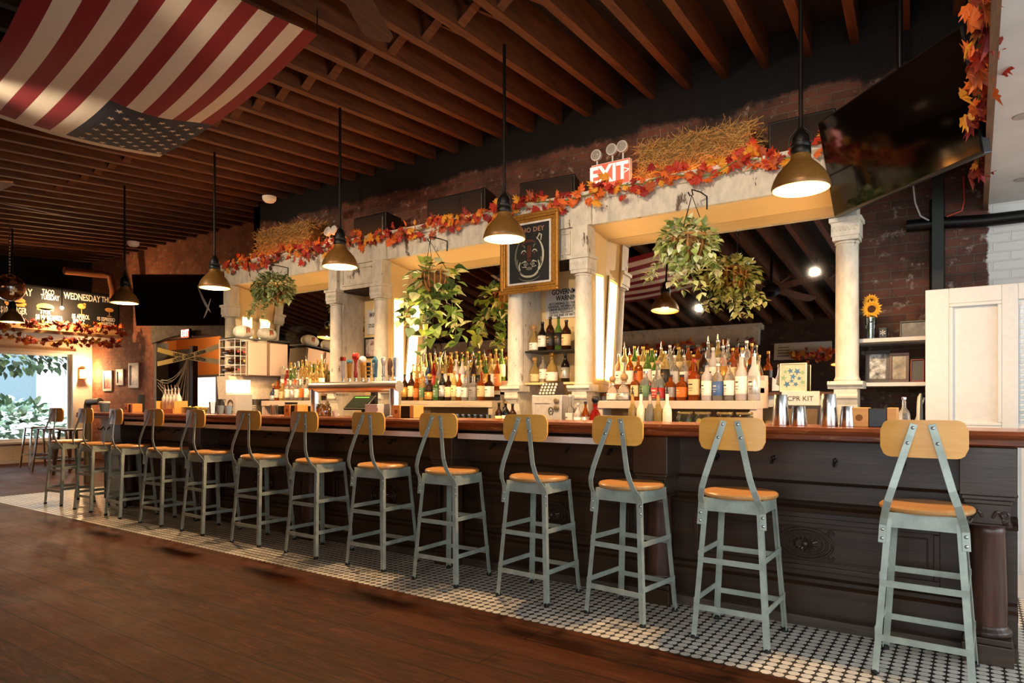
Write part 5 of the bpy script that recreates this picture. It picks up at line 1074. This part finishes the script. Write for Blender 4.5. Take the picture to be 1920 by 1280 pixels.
va = MB().lathe([(0, 0), (.032, 0), (.036, .1), (.042, .16), (.039, .16), (.032, .012), (0, .012)], 24).build('glass_vase', M['tglass'], None, True); vx = ax(1632, 5.56); put(va, (vx, 5.56, 1.673), 'clear glass vase on the upper wall shelf', 'vase')
def sunflower(x, y, z, r, base, label):
    t = thing('sunflower', label, 'sunflower', base, group='sunflowers in the glass vase'); m = MB(); cc = Vector((x, y, z))
    for k in range(18):
        a = k * 6.283 / 18; d = Vector((math.cos(a), -.1, math.sin(a))); n = Vector((-math.sin(a), 0, math.cos(a))); rr = r * (1 if k % 2 else .9)
        m.add([cc + d * r * .3 - n * r * .06, cc + d * rr * .65 - n * r * .15 + Vector((0, -.01, 0)), cc + d * rr, cc + d * rr * .65 + n * r * .15 + Vector((0, -.01, 0)), cc + d * r * .3 + n * r * .06], [(0, 1, 2, 3, 4)])
    m.build('petals', plain('sunflower_yellow', '#e8a520', .6), t); MB().ball(cc + Vector((0, -.008, 0)), r * .36, 14, 8, (1, .45, 1)).build('flower_head', plain('sunflower_brown', '#4a2a10', .9, var=.4), t, True)
    m = MB().tube([base, (x + .003, y + .01, z - .06), cc + Vector((0, .012, 0))], .005, 6); g = random.Random(int(z * 100))
    for q in range(3): leaf(m, Vector((x, y, z - .06 - .02 * q)), Vector((g.uniform(-1, 1), -.5, .2)).normalized(), .05, g, 1)
    m.m = [0] * len(m.m); m.build('stem', plain('sunflower_green', '#5a7a34', .7), t)
sunflower(vx + .012, 5.53, 1.89, .075, (vx + .008, 5.555, 1.70), 'sunflower facing out, lower of two in the vase'); sunflower(vx + .0, 5.60, 1.955, .06, (vx - .01, 5.572, 1.70), 'sunflower behind and above the other in the vase')
o = MB().box(-.028, .028, -.028, .028, 0, .085).build('dark_votive', M['black'], bevel=.005); put(o, (ax(1656, 5.6), 5.6, 1.673), 'small dark block with white maple-leaf mark beside the vase', 'ornament'); text('leaf_mark', '*', .09, M['paper'], (o.location.x, 5.571, 1.70), parent=o)
framed('framed_photo', 'framed dark landscape photograph on the upper wall shelf', ax(1686, 5.6), -.215, 1.673, 1.80, 5.66, plain('grey_photo_frame', '#5a554c', .5), artmat('dark_photo_a', ('#1c1b18', '#4a4a44', '#7a7a70')), .01, .15)
framed('framed_photo', 'black framed black-and-white photograph, left on the lower wall shelf', ax(1621, 5.6), ax(1668, 5.6), 1.353, 1.595, 5.64, plain('dark_gilt_frame', '#2a2118', .4), artmat('bw_photo', ('#161514', '#8a8a86', '#d8d8d4'), 22), .026, .15)
framed('framed_photo', 'brown wooden framed sepia photograph, middle of the lower wall shelf', ax(1666, 5.58), ax(1704, 5.58), 1.353, 1.57, 5.62, plain('brown_frame', '#4a2818', .4), artmat('sepia_photo', ('#4a4032', '#8a7c62', '#b8aa8a'), 12), .02, .15)
o = framed('small_sign', 'dark lettered card in a thin red frame at the end of lower shelf', ax(1706, 5.56), ax(1732, 5.56), 1.353, 1.52, 5.60, plain('red_thin_frame', '#7a2a1c', .5), plain('dark_card', '#22252a', .5), .008, .25)
for k in range(6):
    o = MB().box(-.0035, .0035, -.06, .06, 0, .21).build('menu_card', (M['paper'], plain('dark_green_card', '#26352c', .5))[k % 2]); put(o, (ax(1598, 5.1) + .013 * k, 5.1, .951), f'{("white", "dark green")[k % 2]} menu card standing behind the caddy, {ORD[k]} from left', 'menu', 'menu cards standing by the last column')
    o.rotation_euler.y = .04 * (k - 1) * .5
bottle('dome', 'clear', None, 'silver', ax(1695, 4.22), 4.22, BT, .16, .03, 'small clear bottle with silver stopper at the right bar end', None)
o = MB().lathe([(0, 0), (.14, .0), (.16, .012), (.16, .02), (0, .012)], 40, (0, 0, .16), Matrix.Rotation(R(90), 4, 'Y')).build('white_plate', M['paper'], None, True); put(o, (-.33, 5.45, .951), 'white round plate on edge under the wall shelves', 'plate')
# ================================================================== SCREENS, FLAG, CEILING THINGS
def screen(label, c, w, h, yaw, tilt, arm_to=None):
    t = thing('television', label, 'television', c); Z0 = (0, 0, 0)
    MB().box(-w / 2, w / 2, -.0, .05, -h / 2, h / 2).build('housing', M['black'], t, bevel=.006, o=Z0)
    MB().box(-w / 2 + .012, w / 2 - .012, -.003, 0, -h / 2 + .016, h / 2 - .012).build('display', M['tvs'], t, o=Z0)
    m = MB().box(-.2, .2, .05, .07, -.2, .2); m.tube([(0, .07, 0), (.1, .2, 0), (0, .36, .05)], .03, 8); m.build('wall_mount', M['iron'], t, o=Z0)
    t.rotation_euler = (R(tilt), 0, R(yaw)); return t
L_, R_ = Vector((-.872, 5.17, 2.85)), Vector((-.01, 4.25, 2.85))
dv = R_ - L_; yaw = math.degrees(math.atan2(dv.y, dv.x))
screen('very large tilted black television hanging at the upper right over the bar end', (L_ + R_) / 2, dv.length, .68, yaw, 11)
screen('black television hanging above the taped doorway on the left', (-9.72, 5.43, 2.72), 1.5, .76, 34.7, 9)
o = cobweb('cobweb', 'white wispy cobweb hanging across the left television corner', [sagline(at(370, 535, Y=5.35), at(395, 585, Y=5.35), .02 * i) for i in range(4)] + [sagline(at(395, 560, Y=5.35), at(382, 596, Y=5.35), .015 * i) for i in range(4)], .004)
# flag
A, B = at(305, 290, Z=3.47), at(595, 65, Z=3.63)
hv = (at(0, 208, Z=3.38) - A); hv = hv / hv.length * 1.55
fg = thing('flag', 'large red, white and blue striped flag with stars hung flat under the ceiling joists', 'flag', A)
def fp(u, v, dz=0):  # u along hoist, v along fly
    p = A + hv * u + (B - A) * v; s = math.sin(math.pi * min(max(v, 0), 1))
    return p + Vector((0, 0, -.10 * s + .02 * math.sin(9 * u + 4 * v) * s - .05 * math.sin(math.pi * min(max(u, 0), 1)) + dz))
mb = MB(); NU, NV = 26, 40
for i in range(NU):
    for j in range(NV):
        u0, u1, v0, v1 = i / NU, (i + 1) / NU, j / NV, (j + 1) / NV
        mb.mi = 2 if (u0 < 7 / 13 - 1e-6 and v0 < .4 - 1e-6) else (0 if int(u0 * 13 + 1e-6) % 2 == 0 else 1)
        mb.quad(fp(u0, v0), fp(u1, v0), fp(u1, v1), fp(u0, v1))
mb.build('cloth', [M['red'], M['flagw'], M['blue']], fg, 'all')
mb = MB()
for i in range(10): mb.quad(fp(i / 10, -.026), fp((i + 1) / 10, -.026), fp((i + 1) / 10, 0), fp(i / 10, 0))
mb.build('header_band', plain('canvas_header', '#cfc3a8', .8), fg); mb = MB(); n = 0
for r_ in range(9):
    for c_ in range(6 if r_ % 2 == 0 else 5):
        u = (r_ + .9) / 10 * 7 / 13 * .99; v = ((c_ * 2 + (1 if r_ % 2 == 0 else 2)) / 12) * .4
        P = []
        for q in range(10): rr = .036 if q % 2 == 0 else .0145; a = q * .6283; P.append(fp(u - rr * math.cos(a) / 1.55, v + rr * math.sin(a) / 2.6, -.012))
        mb.add([fp(u, v, -.012)] + P, [(0, 1 + q, 1 + (q + 1) % 10) for q in range(10)])
mb.build('star_pattern', M['flagw'], fg)
m = MB()
for u, v in ((0, 0), (1, 0), (0, 1), (1, 1), (0, .5)): p = fp(u, v); m.tube([p, (p.x, p.y, zb(p.y) + .02)], .004, 5)
m.build('cords', M['iron'], fg)
def fan(label, hub, tip, nbl=4):
    t = thing('ceiling_fan', label, 'ceiling fan', hub); hub = Vector(hub); tip = Vector(tip)
    m = MB().lathe([(.03, .05), (.10, .04), (.12, 0), (.11, -.06), (.06, -.10), (0, -.11)], 24, hub); m.tube([hub, (hub.x, hub.y, zb(hub.y) + .05)], .02, 8); m.build('motor', M['iron'], t, True)
    d = tip - hub; d.z = 0; a0 = math.atan2(d.y, d.x); ln = d.length
    for k in range(nbl):
        Mx = Matrix.Translation(hub) @ Matrix.Rotation(a0 + k * 2 * math.pi / nbl, 4, 'Z') @ Matrix.Rotation(R(10), 4, 'X')
        pr = [(.16, -.05), (.3, -.075), (ln - .06, -.085), (ln, -.05), (ln, .05), (ln - .06, .085), (.3, .075), (.16, .05)]
        MB().poly([Mx @ Vector((a, b, 0)) for a, b in pr], (0, 0, .012)).build('blade', M['joist'], t)
tp = at(715, 78, Z=3.22); hb = at(600, -120, Z=3.22); fan('brown paddle ceiling fan cut by the top edge of the view', hb, tp)
tp = at(132, 407, Z=3.3); fan('brown paddle ceiling fan at far left under the joists', at(-45, 372, Z=3.3), tp)
def smoke(px, py, Z, l): t = at(px, py, Z=Z); o = MB().lathe([(.0, -.05), (.05, -.045), (.075, -.02), (.08, 0), (.08, .02)], 24).build('smoke_detector', M['cream'], None, True); o.location = t; tag(o, l, 'smoke detector', 'round detectors under the joists')
smoke(250, 456, 3.45, 'small round white detector under the joists at far left'); smoke(505, 372, 3.60, 'round white detector under the joists left of the hay bale')
ball_c = Vector((-11.72, 3.9, 2.885)); mbt = thing('mirror_ball', 'silver mirror ball hanging from a chain at the left edge', 'mirror ball', ball_c)
MB().ball(ball_c, .2, 40, 24).build('mirror_tiles', NT('mirror_tile_facets').set((.75, .75, .75, 1), .08, 1.0), mbt)
m = MB()
for k in range(12): m.ball(ball_c + Vector((0, 0, .21 + .045 * k)), .016, 8, 6)
m.tube([ball_c + Vector((0, 0, .7)), (ball_c.x, ball_c.y, zb(3.75) + .1)], .006, 6); m.build('chain', M['tin'], mbt, True)
# pipes and cables
def pipe(label, pts, r, mat, name='pipe', cat='pipe'): o = MB().tube(pts, r, 12).build(name, mat, None, True); return tag(o, label, cat)
cop = plain('copper_pipe', '#7a4a2a', .4, .4)
pipe('copper-brown elbow pipe above the chalkboard near the wall corner', [at(120, 507, X=-13.4), at(190, 514, X=-13.4), at(207, 518, X=-13.35), at(213, 545, X=-13.3), at(213, 560, X=-13.3)], .07, cop)
pipe('black conduit running down the dark wall at the upper right', [(-.42, 5.2, 4.0), (-.42, 5.2, 3.5), (-.42, 5.3, 3.3)], .02, M['iron'])
pipe('black vertical conduit on the brick beside the white panel', [(ax(1757, 5.9), 5.9, .01), (ax(1757, 5.9), 5.9, 2.72)], .05, M['iron'])
pipe('thick black cable bundle along the wall under the big television', [at(1700, 424, Y=5.86), at(1760, 418, Y=5.86), at(1840, 414, Y=5.86), at(1930, 404, Y=5.86)], .045, M['iron'], 'hanging_cable_bundle', 'cable')
def cable(label, P, col, r=.006): return pipe(label, P, r, plain('cable_' + col.strip('#'), col, .5), 'hanging_cable', 'cable')
cable('white cord hanging down the brick wall left of white panel', [at(1756, 430, Y=5.83), at(1757, 470, Y=5.83), at(1753, 510, Y=5.84), at(1750, 545, Y=5.84)], '#d8d4cc', .008)
cable('red cable looping under the big television', [at(1806, 330, Y=5.8), at(1808, 375, Y=5.8), at(1803, 395, Y=5.8), at(1775, 406, Y=5.8)], '#b03a2a')
cable('white cable dropping behind the big television', [at(1712, 345, Y=5.8), at(1716, 380, Y=5.8), at(1726, 405, Y=5.8), at(1742, 413, Y=5.8)], '#cfcac2')
cable('pair of white cords below the lower wall shelf', [at(1733, 745, Y=5.6), at(1726, 765, Y=5.6), at(1718, 785, Y=5.6), at(1712, 800, Y=5.6)], '#d8d4c8')
# ================================================================== LEFT END WALL
cb = thing('chalkboard', 'long black chalkboard of daily specials above the left window', 'menu board', (-13.6, 4.4, 2.6)); BX = -13.6
MB().box(BX - .03, BX, 1.2, 6.28, 2.60, 3.22).build('slate', M['board'], cb)
m = MB(); m.box(BX - .03, BX + .012, 1.2, 6.28, 3.22, 3.25); m.box(BX - .03, BX + .012, 6.28, 6.31, 2.6, 3.25); m.build('frame', M['iron'], cb)
def chalk(s, p0, p1, py, cap):
    m_ = at((p0 + p1) / 2, py, X=BX + .004); D_ = math.hypot(m_.x, m_.y) * .83; w = abs(at(p1, py, X=BX).y - at(p0, py, X=BX).y); size = cap * D_ / F_PX / .70
    text('lettering', s, size, M['chalk'], m_, (90, 0, 90), cb, sx=w / (len(s) * .64 * size), ext=.001, bold=.003)
for a in (('MONDAY', 3, 57, 546, 13), ('$10 BURGER', -3, 54, 582, 11), ('ALL DAY', 22, 44, 591, 5), ('TACO', 80, 101, 548, 9), ('TUESDAY', 76, 112, 558, 9), ('3 FOR', 74, 96, 585, 7), ('$8 MARGARITA', 64, 121, 596, 9), ('ALL DAY', 83, 107, 604, 5),
          ('WEDNESDAY', 122, 187, 558, 12), ('$5 APEROL', 132, 171, 594, 8), ('SPRITZ', 134, 162, 603, 8), ('THURS', 190, 219, 563, 10), ('$5 ESPRESSO', 178, 220, 599, 7), ('MARTINI', 188, 216, 608, 7)): chalk(*a)
def icon(px, py, parts, col='chalko'):
    o = at(px, py, X=BX + .006); m = MB()
    for kind, a, b, w, h in parts:
        if kind == 'e': m.add([(o.x, o.y + a, o.z + b)] + [(o.x, o.y + a + w * math.cos(t * .349), o.z + b + h * math.sin(t * .349)) for t in range(18)], [(0, 1 + t, 1 + (t + 1) % 18) for t in range(18)])
        else: m.quad((o.x, o.y + a - w, o.z + b - h), (o.x, o.y + a + w, o.z + b - h), (o.x, o.y + a + w, o.z + b + h), (o.x, o.y + a - w, o.z + b + h))
    m.build('drawing', M[col], cb)
icon(29, 565, [('e', 0, .02, .15, .06), ('r', 0, -.03, .16, .02), ('r', 0, -.065, .14, .015)])
icon(85, 575, [('e', 0, 0, .14, .06), ('r', 0, -.045, .13, .02)])
icon(153, 577, [('e', 0, .03, .07, .05), ('r', 0, -.06, .006, .06), ('r', 0, -.12, .05, .006), ('e', .05, .07, .025, .025)]); icon(205, 583, [('e', 0, .02, .08, .04), ('r', 0, -.05, .006, .05), ('r', 0, -.1, .04, .006)])
bl = thing('added_board_bulb', 'added bare bulb standing in for a lamp reflection on the chalkboard', 'lamp', at(116, 577, X=BX + .25)); p = wloc(bl)  # added bulb stands in for a lamp's reflection in the board
MB().ball(p, .03, 14, 10).build('bulb', M['bulb'], bl, True); MB().tube([p + Vector((0, 0, .03)), p + Vector((0, 0, .5)), p + Vector((-.2, 0, .72))], .008, 6).build('rod', M['iron'], bl, True)
def point(loc, e, col, r=.04):
    l = bpy.data.lights.new('bulb_light', 'POINT'); l.energy = e; l.color = col; l.shadow_soft_size = r; o = bpy.data.objects.new('bulb_light', l); COL.objects.link(o); o.location = loc; return o
point(p + Vector((.0, 0, -.06)), 60, WARM)
lg = thing('window_ledge', 'pale plywood ledge running under the chalkboard over the left window', 'ledge', (-14.3, 4.4, 2.3))
MB().box(-13.95, BX - .005, 1.2, 6.28, 2.46, 2.595).build('fascia', M['plyw'], lg); MB().box(XL + .002, -13.42, 1.2, 6.3, 2.40, 2.46).build('board', M['plyw'], lg)
garland('hanging_leaf_garland', 'orange leaf garland along the ledge just under the chalkboard', wob((-13.36, 1.5, 2.545), (-13.36, 6.3, 2.53), 20, .05, 5), 230, .14, .045, 12, (1, 0, .2))
garland('hanging_leaf_garland', 'darker red leaf garland hanging below the ledge over the left window', wob((-13.36, 1.5, 2.30), (-13.36, 6.2, 2.28), 20, .06, 6), 200, .14, .045, 13, (1, 0, .1))
sc = thing('wall_sconce', 'small glowing cream wall sconce right of the big left window', 'sconce', (XL + .03, 6.38, 1.78))
MB().box(XL + .001, XL + .02, 6.33, 6.43, 1.66, 1.90).build('back_plate', M['brass'], sc); MB().lathe([(.05, -.09), (.06, .0), (.05, .09), (.045, .09), (.05, 0), (.04, -.09)], 20, (XL + .09, 6.38, 1.78)).build('shade', glow('lit_sconce_glass', '#ffd9a0', 1.6), sc, True)
MB().box(XL + .02, XL + .15, 6.32, 6.44, 1.675, 1.688).build('bracket', M['brass'], sc)
point((XL + .22, 6.36, 1.80), 45, WARM)
for (px, py0, py1, w, l) in ((203, 695, 733, .38, 'white-framed picture on the brick wall, nearest the corner'), (226, 692, 722, .30, 'small white-framed picture, middle of three on brick'), (252, 680, 727, .40, 'tallest white-framed picture, right of three on brick')):
    a, b = at(px, py0, Y=YBL), at(px, py1, Y=YBL)
    framed('framed_picture', l, a.x - w / 2, a.x + w / 2, b.z, a.z, YBL - .003, M['white'], artmat('dark_red_art_%d' % px, ('#3a1a16', '#a8584a', '#d8cfc0'), 6), .05, group='framed pictures on the brick wall')
def tape(p0, p1, label, w=.085):
    a, b = Vector(p0), Vector(p1); d = (b - a); t = thing('caution_tape', label, 'caution tape', a, group='crossed caution tapes'); L = d.length; Z0 = (0, 0, 0)
    mb = MB(); n = 12
    for i in range(n):
        f0, f1 = i / n, (i + 1) / n; z = lambda f: -.03 * math.sin(math.pi * f)
        mb.add([(L * f0, 0, z(f0) - w / 2), (L * f1, 0, z(f1) - w / 2), (L * f1, 0, z(f1) + w / 2), (L * f0, 0, z(f0) + w / 2), (L * f0, .003, z(f0) - w / 2), (L * f1, .003, z(f1) - w / 2), (L * f1, .003, z(f1) + w / 2), (L * f0, .003, z(f0) + w / 2)], [(0, 1, 2, 3), (7, 6, 5, 4), (0, 4, 5, 1), (2, 6, 7, 3)])
    mb.build('ribbon', M['tape'], t, o=Z0)
    l = text('lettering', 'CAUTION   CAUTION   CAUTION', w * .95, M['ink'], (0, 0, 0), (90, 0, 0), t, sx=.85, ext=.001, bold=.003); l.location = (L / 2, -.003, -.03)
    t.rotation_euler = (0, -math.atan2(d.z, math.hypot(d.x, d.y)), math.atan2(d.y, d.x))
tape(at(295, 655, Y=6.45), at(421, 679, Y=6.45), 'yellow caution tape sloping down to the right across the doorway'); tape(at(295, 682, Y=6.40), at(419, 645, Y=6.40), 'yellow caution tape sloping up to the right across the doorway')
# elbow pipe stand at the bar's left end
o = thing('pipe_stand', 'dark pipe elbow stand behind the far left end of the bar', 'pipe', (-9.6, 4.3, 0)); q = at(164, 755, Y=4.6)
MB().tube([(q.x, 4.6, 0), (q.x, 4.6, 1.14), (q.x + .02, 4.6, 1.2), (q.x + .35, 4.62, 1.21)], .05, 12).build('pipe', plain('dark_olive_pipe', '#4a4232', .5), o, True)
# ================================================================== FAR SIDE OF THE ROOM (seen in the mirrors)
mt = thing('mantel_beam', 'long cream chipped beam on the far wall, reflected in the mirrors', 'beam', (-7, -.85, 2.85))
MB().box(-11.4, -3.18, YF + .002, -.82, 3.02, 3.30).build('board', M['paint'], mt); m = MB().xprof([(YF + .002, 3.30), (-.82, 3.30), (-.79, 3.33), (-.74, 3.355), (-.74, 3.38), (YF + .002, 3.38)], -11.45, -3.12); m.build('crown', M['paint'], mt)
garland('hanging_leaf_garland', 'dark red leaf garland under the cream beam, reflected in the mirrors', wob((-11, -.62, 2.98), (-3.2, -.62, 2.98), 30, .05, 8), 260, .15, .05, 14, (0, 1, 0))
garland('hanging_leaf_garland', 'autumn leaf garland along the edge of the white overhead slab at right', wob((.015, 1.7, 2.70), (.015, 5.2, 2.68), 20, .03, 17), 150, .14, .032, 19, (-1, -.4, -.2))
o = thing('wall_board', 'white board with a lettered plaque, reflected at right of the mirror', 'board', (-2.5, -.9, 2.7)); MB().box(-2.93, -2.0, YF + .002, YF + .03, 2.74, 3.03).build('board', M['wplank'], o)
pq = MB().box(-2.92, -2.62, YF + .03, YF + .045, 2.75, 3.02).build('plaque', plain('aged_plaque', '#c9c0a8', .7), o); m = MB(); g = random.Random(3)
for k in range(4): w = g.uniform(.08, .12); m.box(-2.77 - w, -2.77 + w, YF + .045, YF + .047, 2.95 - .05 * k - .008, 2.95 - .05 * k + .008)
m.build('lettering', plain('plaque_ink', '#4a4438', .8), pq)
garland('hanging_leaf_garland', 'short red leaf garland on the white board, reflected at right', wob((-2.6, YF + .13, 2.78), (-2.0, YF + .13, 2.78), 6, .03, 9), 60, .13, .04, 15, (0, 1, 0))
ls = thing('marquee_sign', 'red LOVE marquee letters with bulbs, seen reversed in the middle mirror', 'sign', (-9.1, -.9, 3.0))
for ch, x in (('L', -8.15), ('O', -8.68), ('V', -9.22), ('E', -9.78)):
    l = text('letter', ch, .56, glow('marquee_red', '#e8301a', 1.2), (x, YF + .05, 3.13), (90, 0, 180), ls, ext=.03, bold=.01)
    SEG = {'L': [(-.13, .17, -.13, -.17), (-.13, -.17, .1, -.17)], 'V': [(-.15, .17, 0, -.17), (0, -.17, .15, .17)], 'E': [(-.13, .17, -.13, -.17), (-.13, .17, .1, .17), (-.13, 0, .08, 0), (-.13, -.17, .1, -.17)], 'O': [(.15 * math.cos(k * .785), .17 * math.sin(k * .785), .15 * math.cos((k + 1) * .785), .17 * math.sin((k + 1) * .785)) for k in range(8)]}[ch]
    m = MB()
    for a0, b0, a1, b1 in SEG:
        for q in range(5 if ch != 'O' else 2): f = q / (4 if ch != 'O' else 2); m.ball((x - (a0 + (a1 - a0) * f), YF + .09, 3.11 + b0 + (b1 - b0) * f), .016, 8, 5)
    m.build('bulbs', glow('marquee_bulb', '#ffd8a0', 6), ls)
nn = thing('neon_sign', 'red neon scribble below the LOVE letters, seen in the middle mirror', 'neon sign', (-9.2, -.9, 2.6)); P = []
for k in range(60): f = k / 59; P.append((-8.3 - 1.3 * f, YF + .05, 2.60 + .11 * math.sin(f * 38) + .03 * math.sin(f * 9)))
MB().tube(P, .012, 6).build('tube', glow('neon_red', '#ff3a2a', 7), nn, True); MB().box(-9.7, -8.2, YF + .002, YF + .02, 2.42, 2.82).build('backing', plain('red_backing', '#7a1512', .6), nn)
e = exit_sign(-10.35, YF + .03, 3.16, .42, .22, 'red exit sign on the far wall, seen reversed in the middle mirror', (), math.pi, 'exitr', 'exitw', False, 'black')
for k, (x, y) in enumerate(((-1.6, .6), (-5.4, .7), (-8.4, .9), (-11.6, .8))):  # row added outside the view to warm the flag, ceiling and stool backs
    o = dup(bpy.data.objects['pendant_lamp']); o.location = (x, y, 2.36); del o['group']; o['label'] = f'added bronze pendant lamp over the open floor, {("right end", "second from right", "third from right", "left end")[k]} of the middle row'; spot((x, y, 2.445), 70, WARM, 178, .1, r=.06)
# ================================================================== LIGHT
def area(loc, rot, sx, sy, e, col):
    l = bpy.data.lights.new('daylight', 'AREA'); l.shape = 'RECTANGLE'; l.size = sx; l.size_y = sy; l.energy = e; l.color = col
    o = bpy.data.objects.new('daylight', l); COL.objects.link(o); o.location = loc; o.rotation_euler = [R(a) for a in rot]; return o
DAY = (1.0, .98, .95)
area((XL - 1.6, 3.9, 4.3), (0, -50, 0), 2.5, 5, 500, DAY); area((XL - 1.2, 5.5, 4.6), (0, 55, 0), 2.5, 8, 1500, (.9, .96, 1))
area((XR + .3, .85, 1.65), (0, 90, 0), 2.3, 2.6, 50, DAY); area((XR + .3, 3.9, 1.65), (0, 90, 0), 2.3, 2.7, 65, DAY)
area((-.25, YF - .3, 1.65), (90, 0, 0), 2.0, 2.2, 40, DAY); area((2.0, YF - .3, 1.65), (90, 0, 0), 1.9, 2.2, 40, DAY)
for k, x in enumerate((-7.4, -5.6, -3.8, -2.0, -.6)):  # spots and their cans are added out of view to brighten the back bar
    p0 = Vector((x + .2, 1.12, 3.24) if k in (1, 2) else (x + .2, 1.7, 3.45)); d = (Vector((x, 5.4, 2.55)) - p0).normalized(); spot(p0, 200 if x < -1 else 90, (1, .80, .58), 56, .9, d.to_track_quat('-Z', 'Y').to_euler(), .045)
    t = thing('added_spotlight', f'added black spotlight out of view, aimed at the back bar, {ORD[k]} from left', 'spotlight', p0, group='added spotlights')
    m = MB().lathe([(.062, .03), (.066, .03), (.066, -.10), (.03, -.14), (0, -.14), (0, -.13), (.028, -.13), (.062, -.095), (.062, .03)], 20, p0, Vector((0, 0, 1)).rotation_difference(d).to_matrix().to_4x4()); m.build('can', M['iron'], t, True)
    MB().tube([p0 - d * .12, (p0.x, p0.y - .10, zb(p0.y) + .03)], .01, 8).build('mount', M['iron'], t, True)
point((-12.6, 7.4, 2.6), 60, (1, .7, .4), .1)
w = bpy.data.worlds.new('sky'); SC.world = w; w.use_nodes = True; bg = w.node_tree.nodes['Background']; bg.inputs[0].default_value = (.72, .86, 1, 1); bg.inputs[1].default_value = 2.0
# lettering becomes plain meshes
bpy.context.view_layer.update(); dg = bpy.context.evaluated_depsgraph_get()
for o in [o for o in bpy.data.objects if o.type == 'FONT']:
    me = bpy.data.meshes.new_from_object(o.evaluated_get(dg)); nm = o.name; par, loc, rot, sca = o.parent, o.location.copy(), o.rotation_euler.copy(), o.scale.copy(); cu = o.data
    bpy.data.objects.remove(o); n_ = bpy.data.objects.new(nm, me); me.name = nm; COL.objects.link(n_); n_.parent = par; n_.location = loc; n_.rotation_euler = rot; n_.scale = sca
# ================================================================== CAMERA AND RENDER SETTINGS
cam = bpy.data.cameras.new('camera'); co = bpy.data.objects.new('camera', cam); COL.objects.link(co)
cam.sensor_width = 36; cam.lens = 36 * F_PX / 1920; cam.shift_y = (HOR - 640) / 1920; cam.clip_start = .05
co.location = (0, 0, EYE); co.rotation_euler = (R(90), 0, YAW); SC.camera = co
v = SC.view_settings; v.view_transform = 'Standard'; v.look = 'None'; v.gamma = 1; v.use_curve_mapping = False; v.exposure = 0.62
c = SC.cycles; c.use_adaptive_sampling = True; c.adaptive_threshold = .02; c.use_denoising = True; c.max_bounces = 8; c.diffuse_bounces = 3; c.glossy_bounces = 4; c.transmission_bounces = 6; c.transparent_max_bounces = 8; c.sample_clamp_indirect = 6; c.caustics_reflective = False; c.caustics_refractive = False
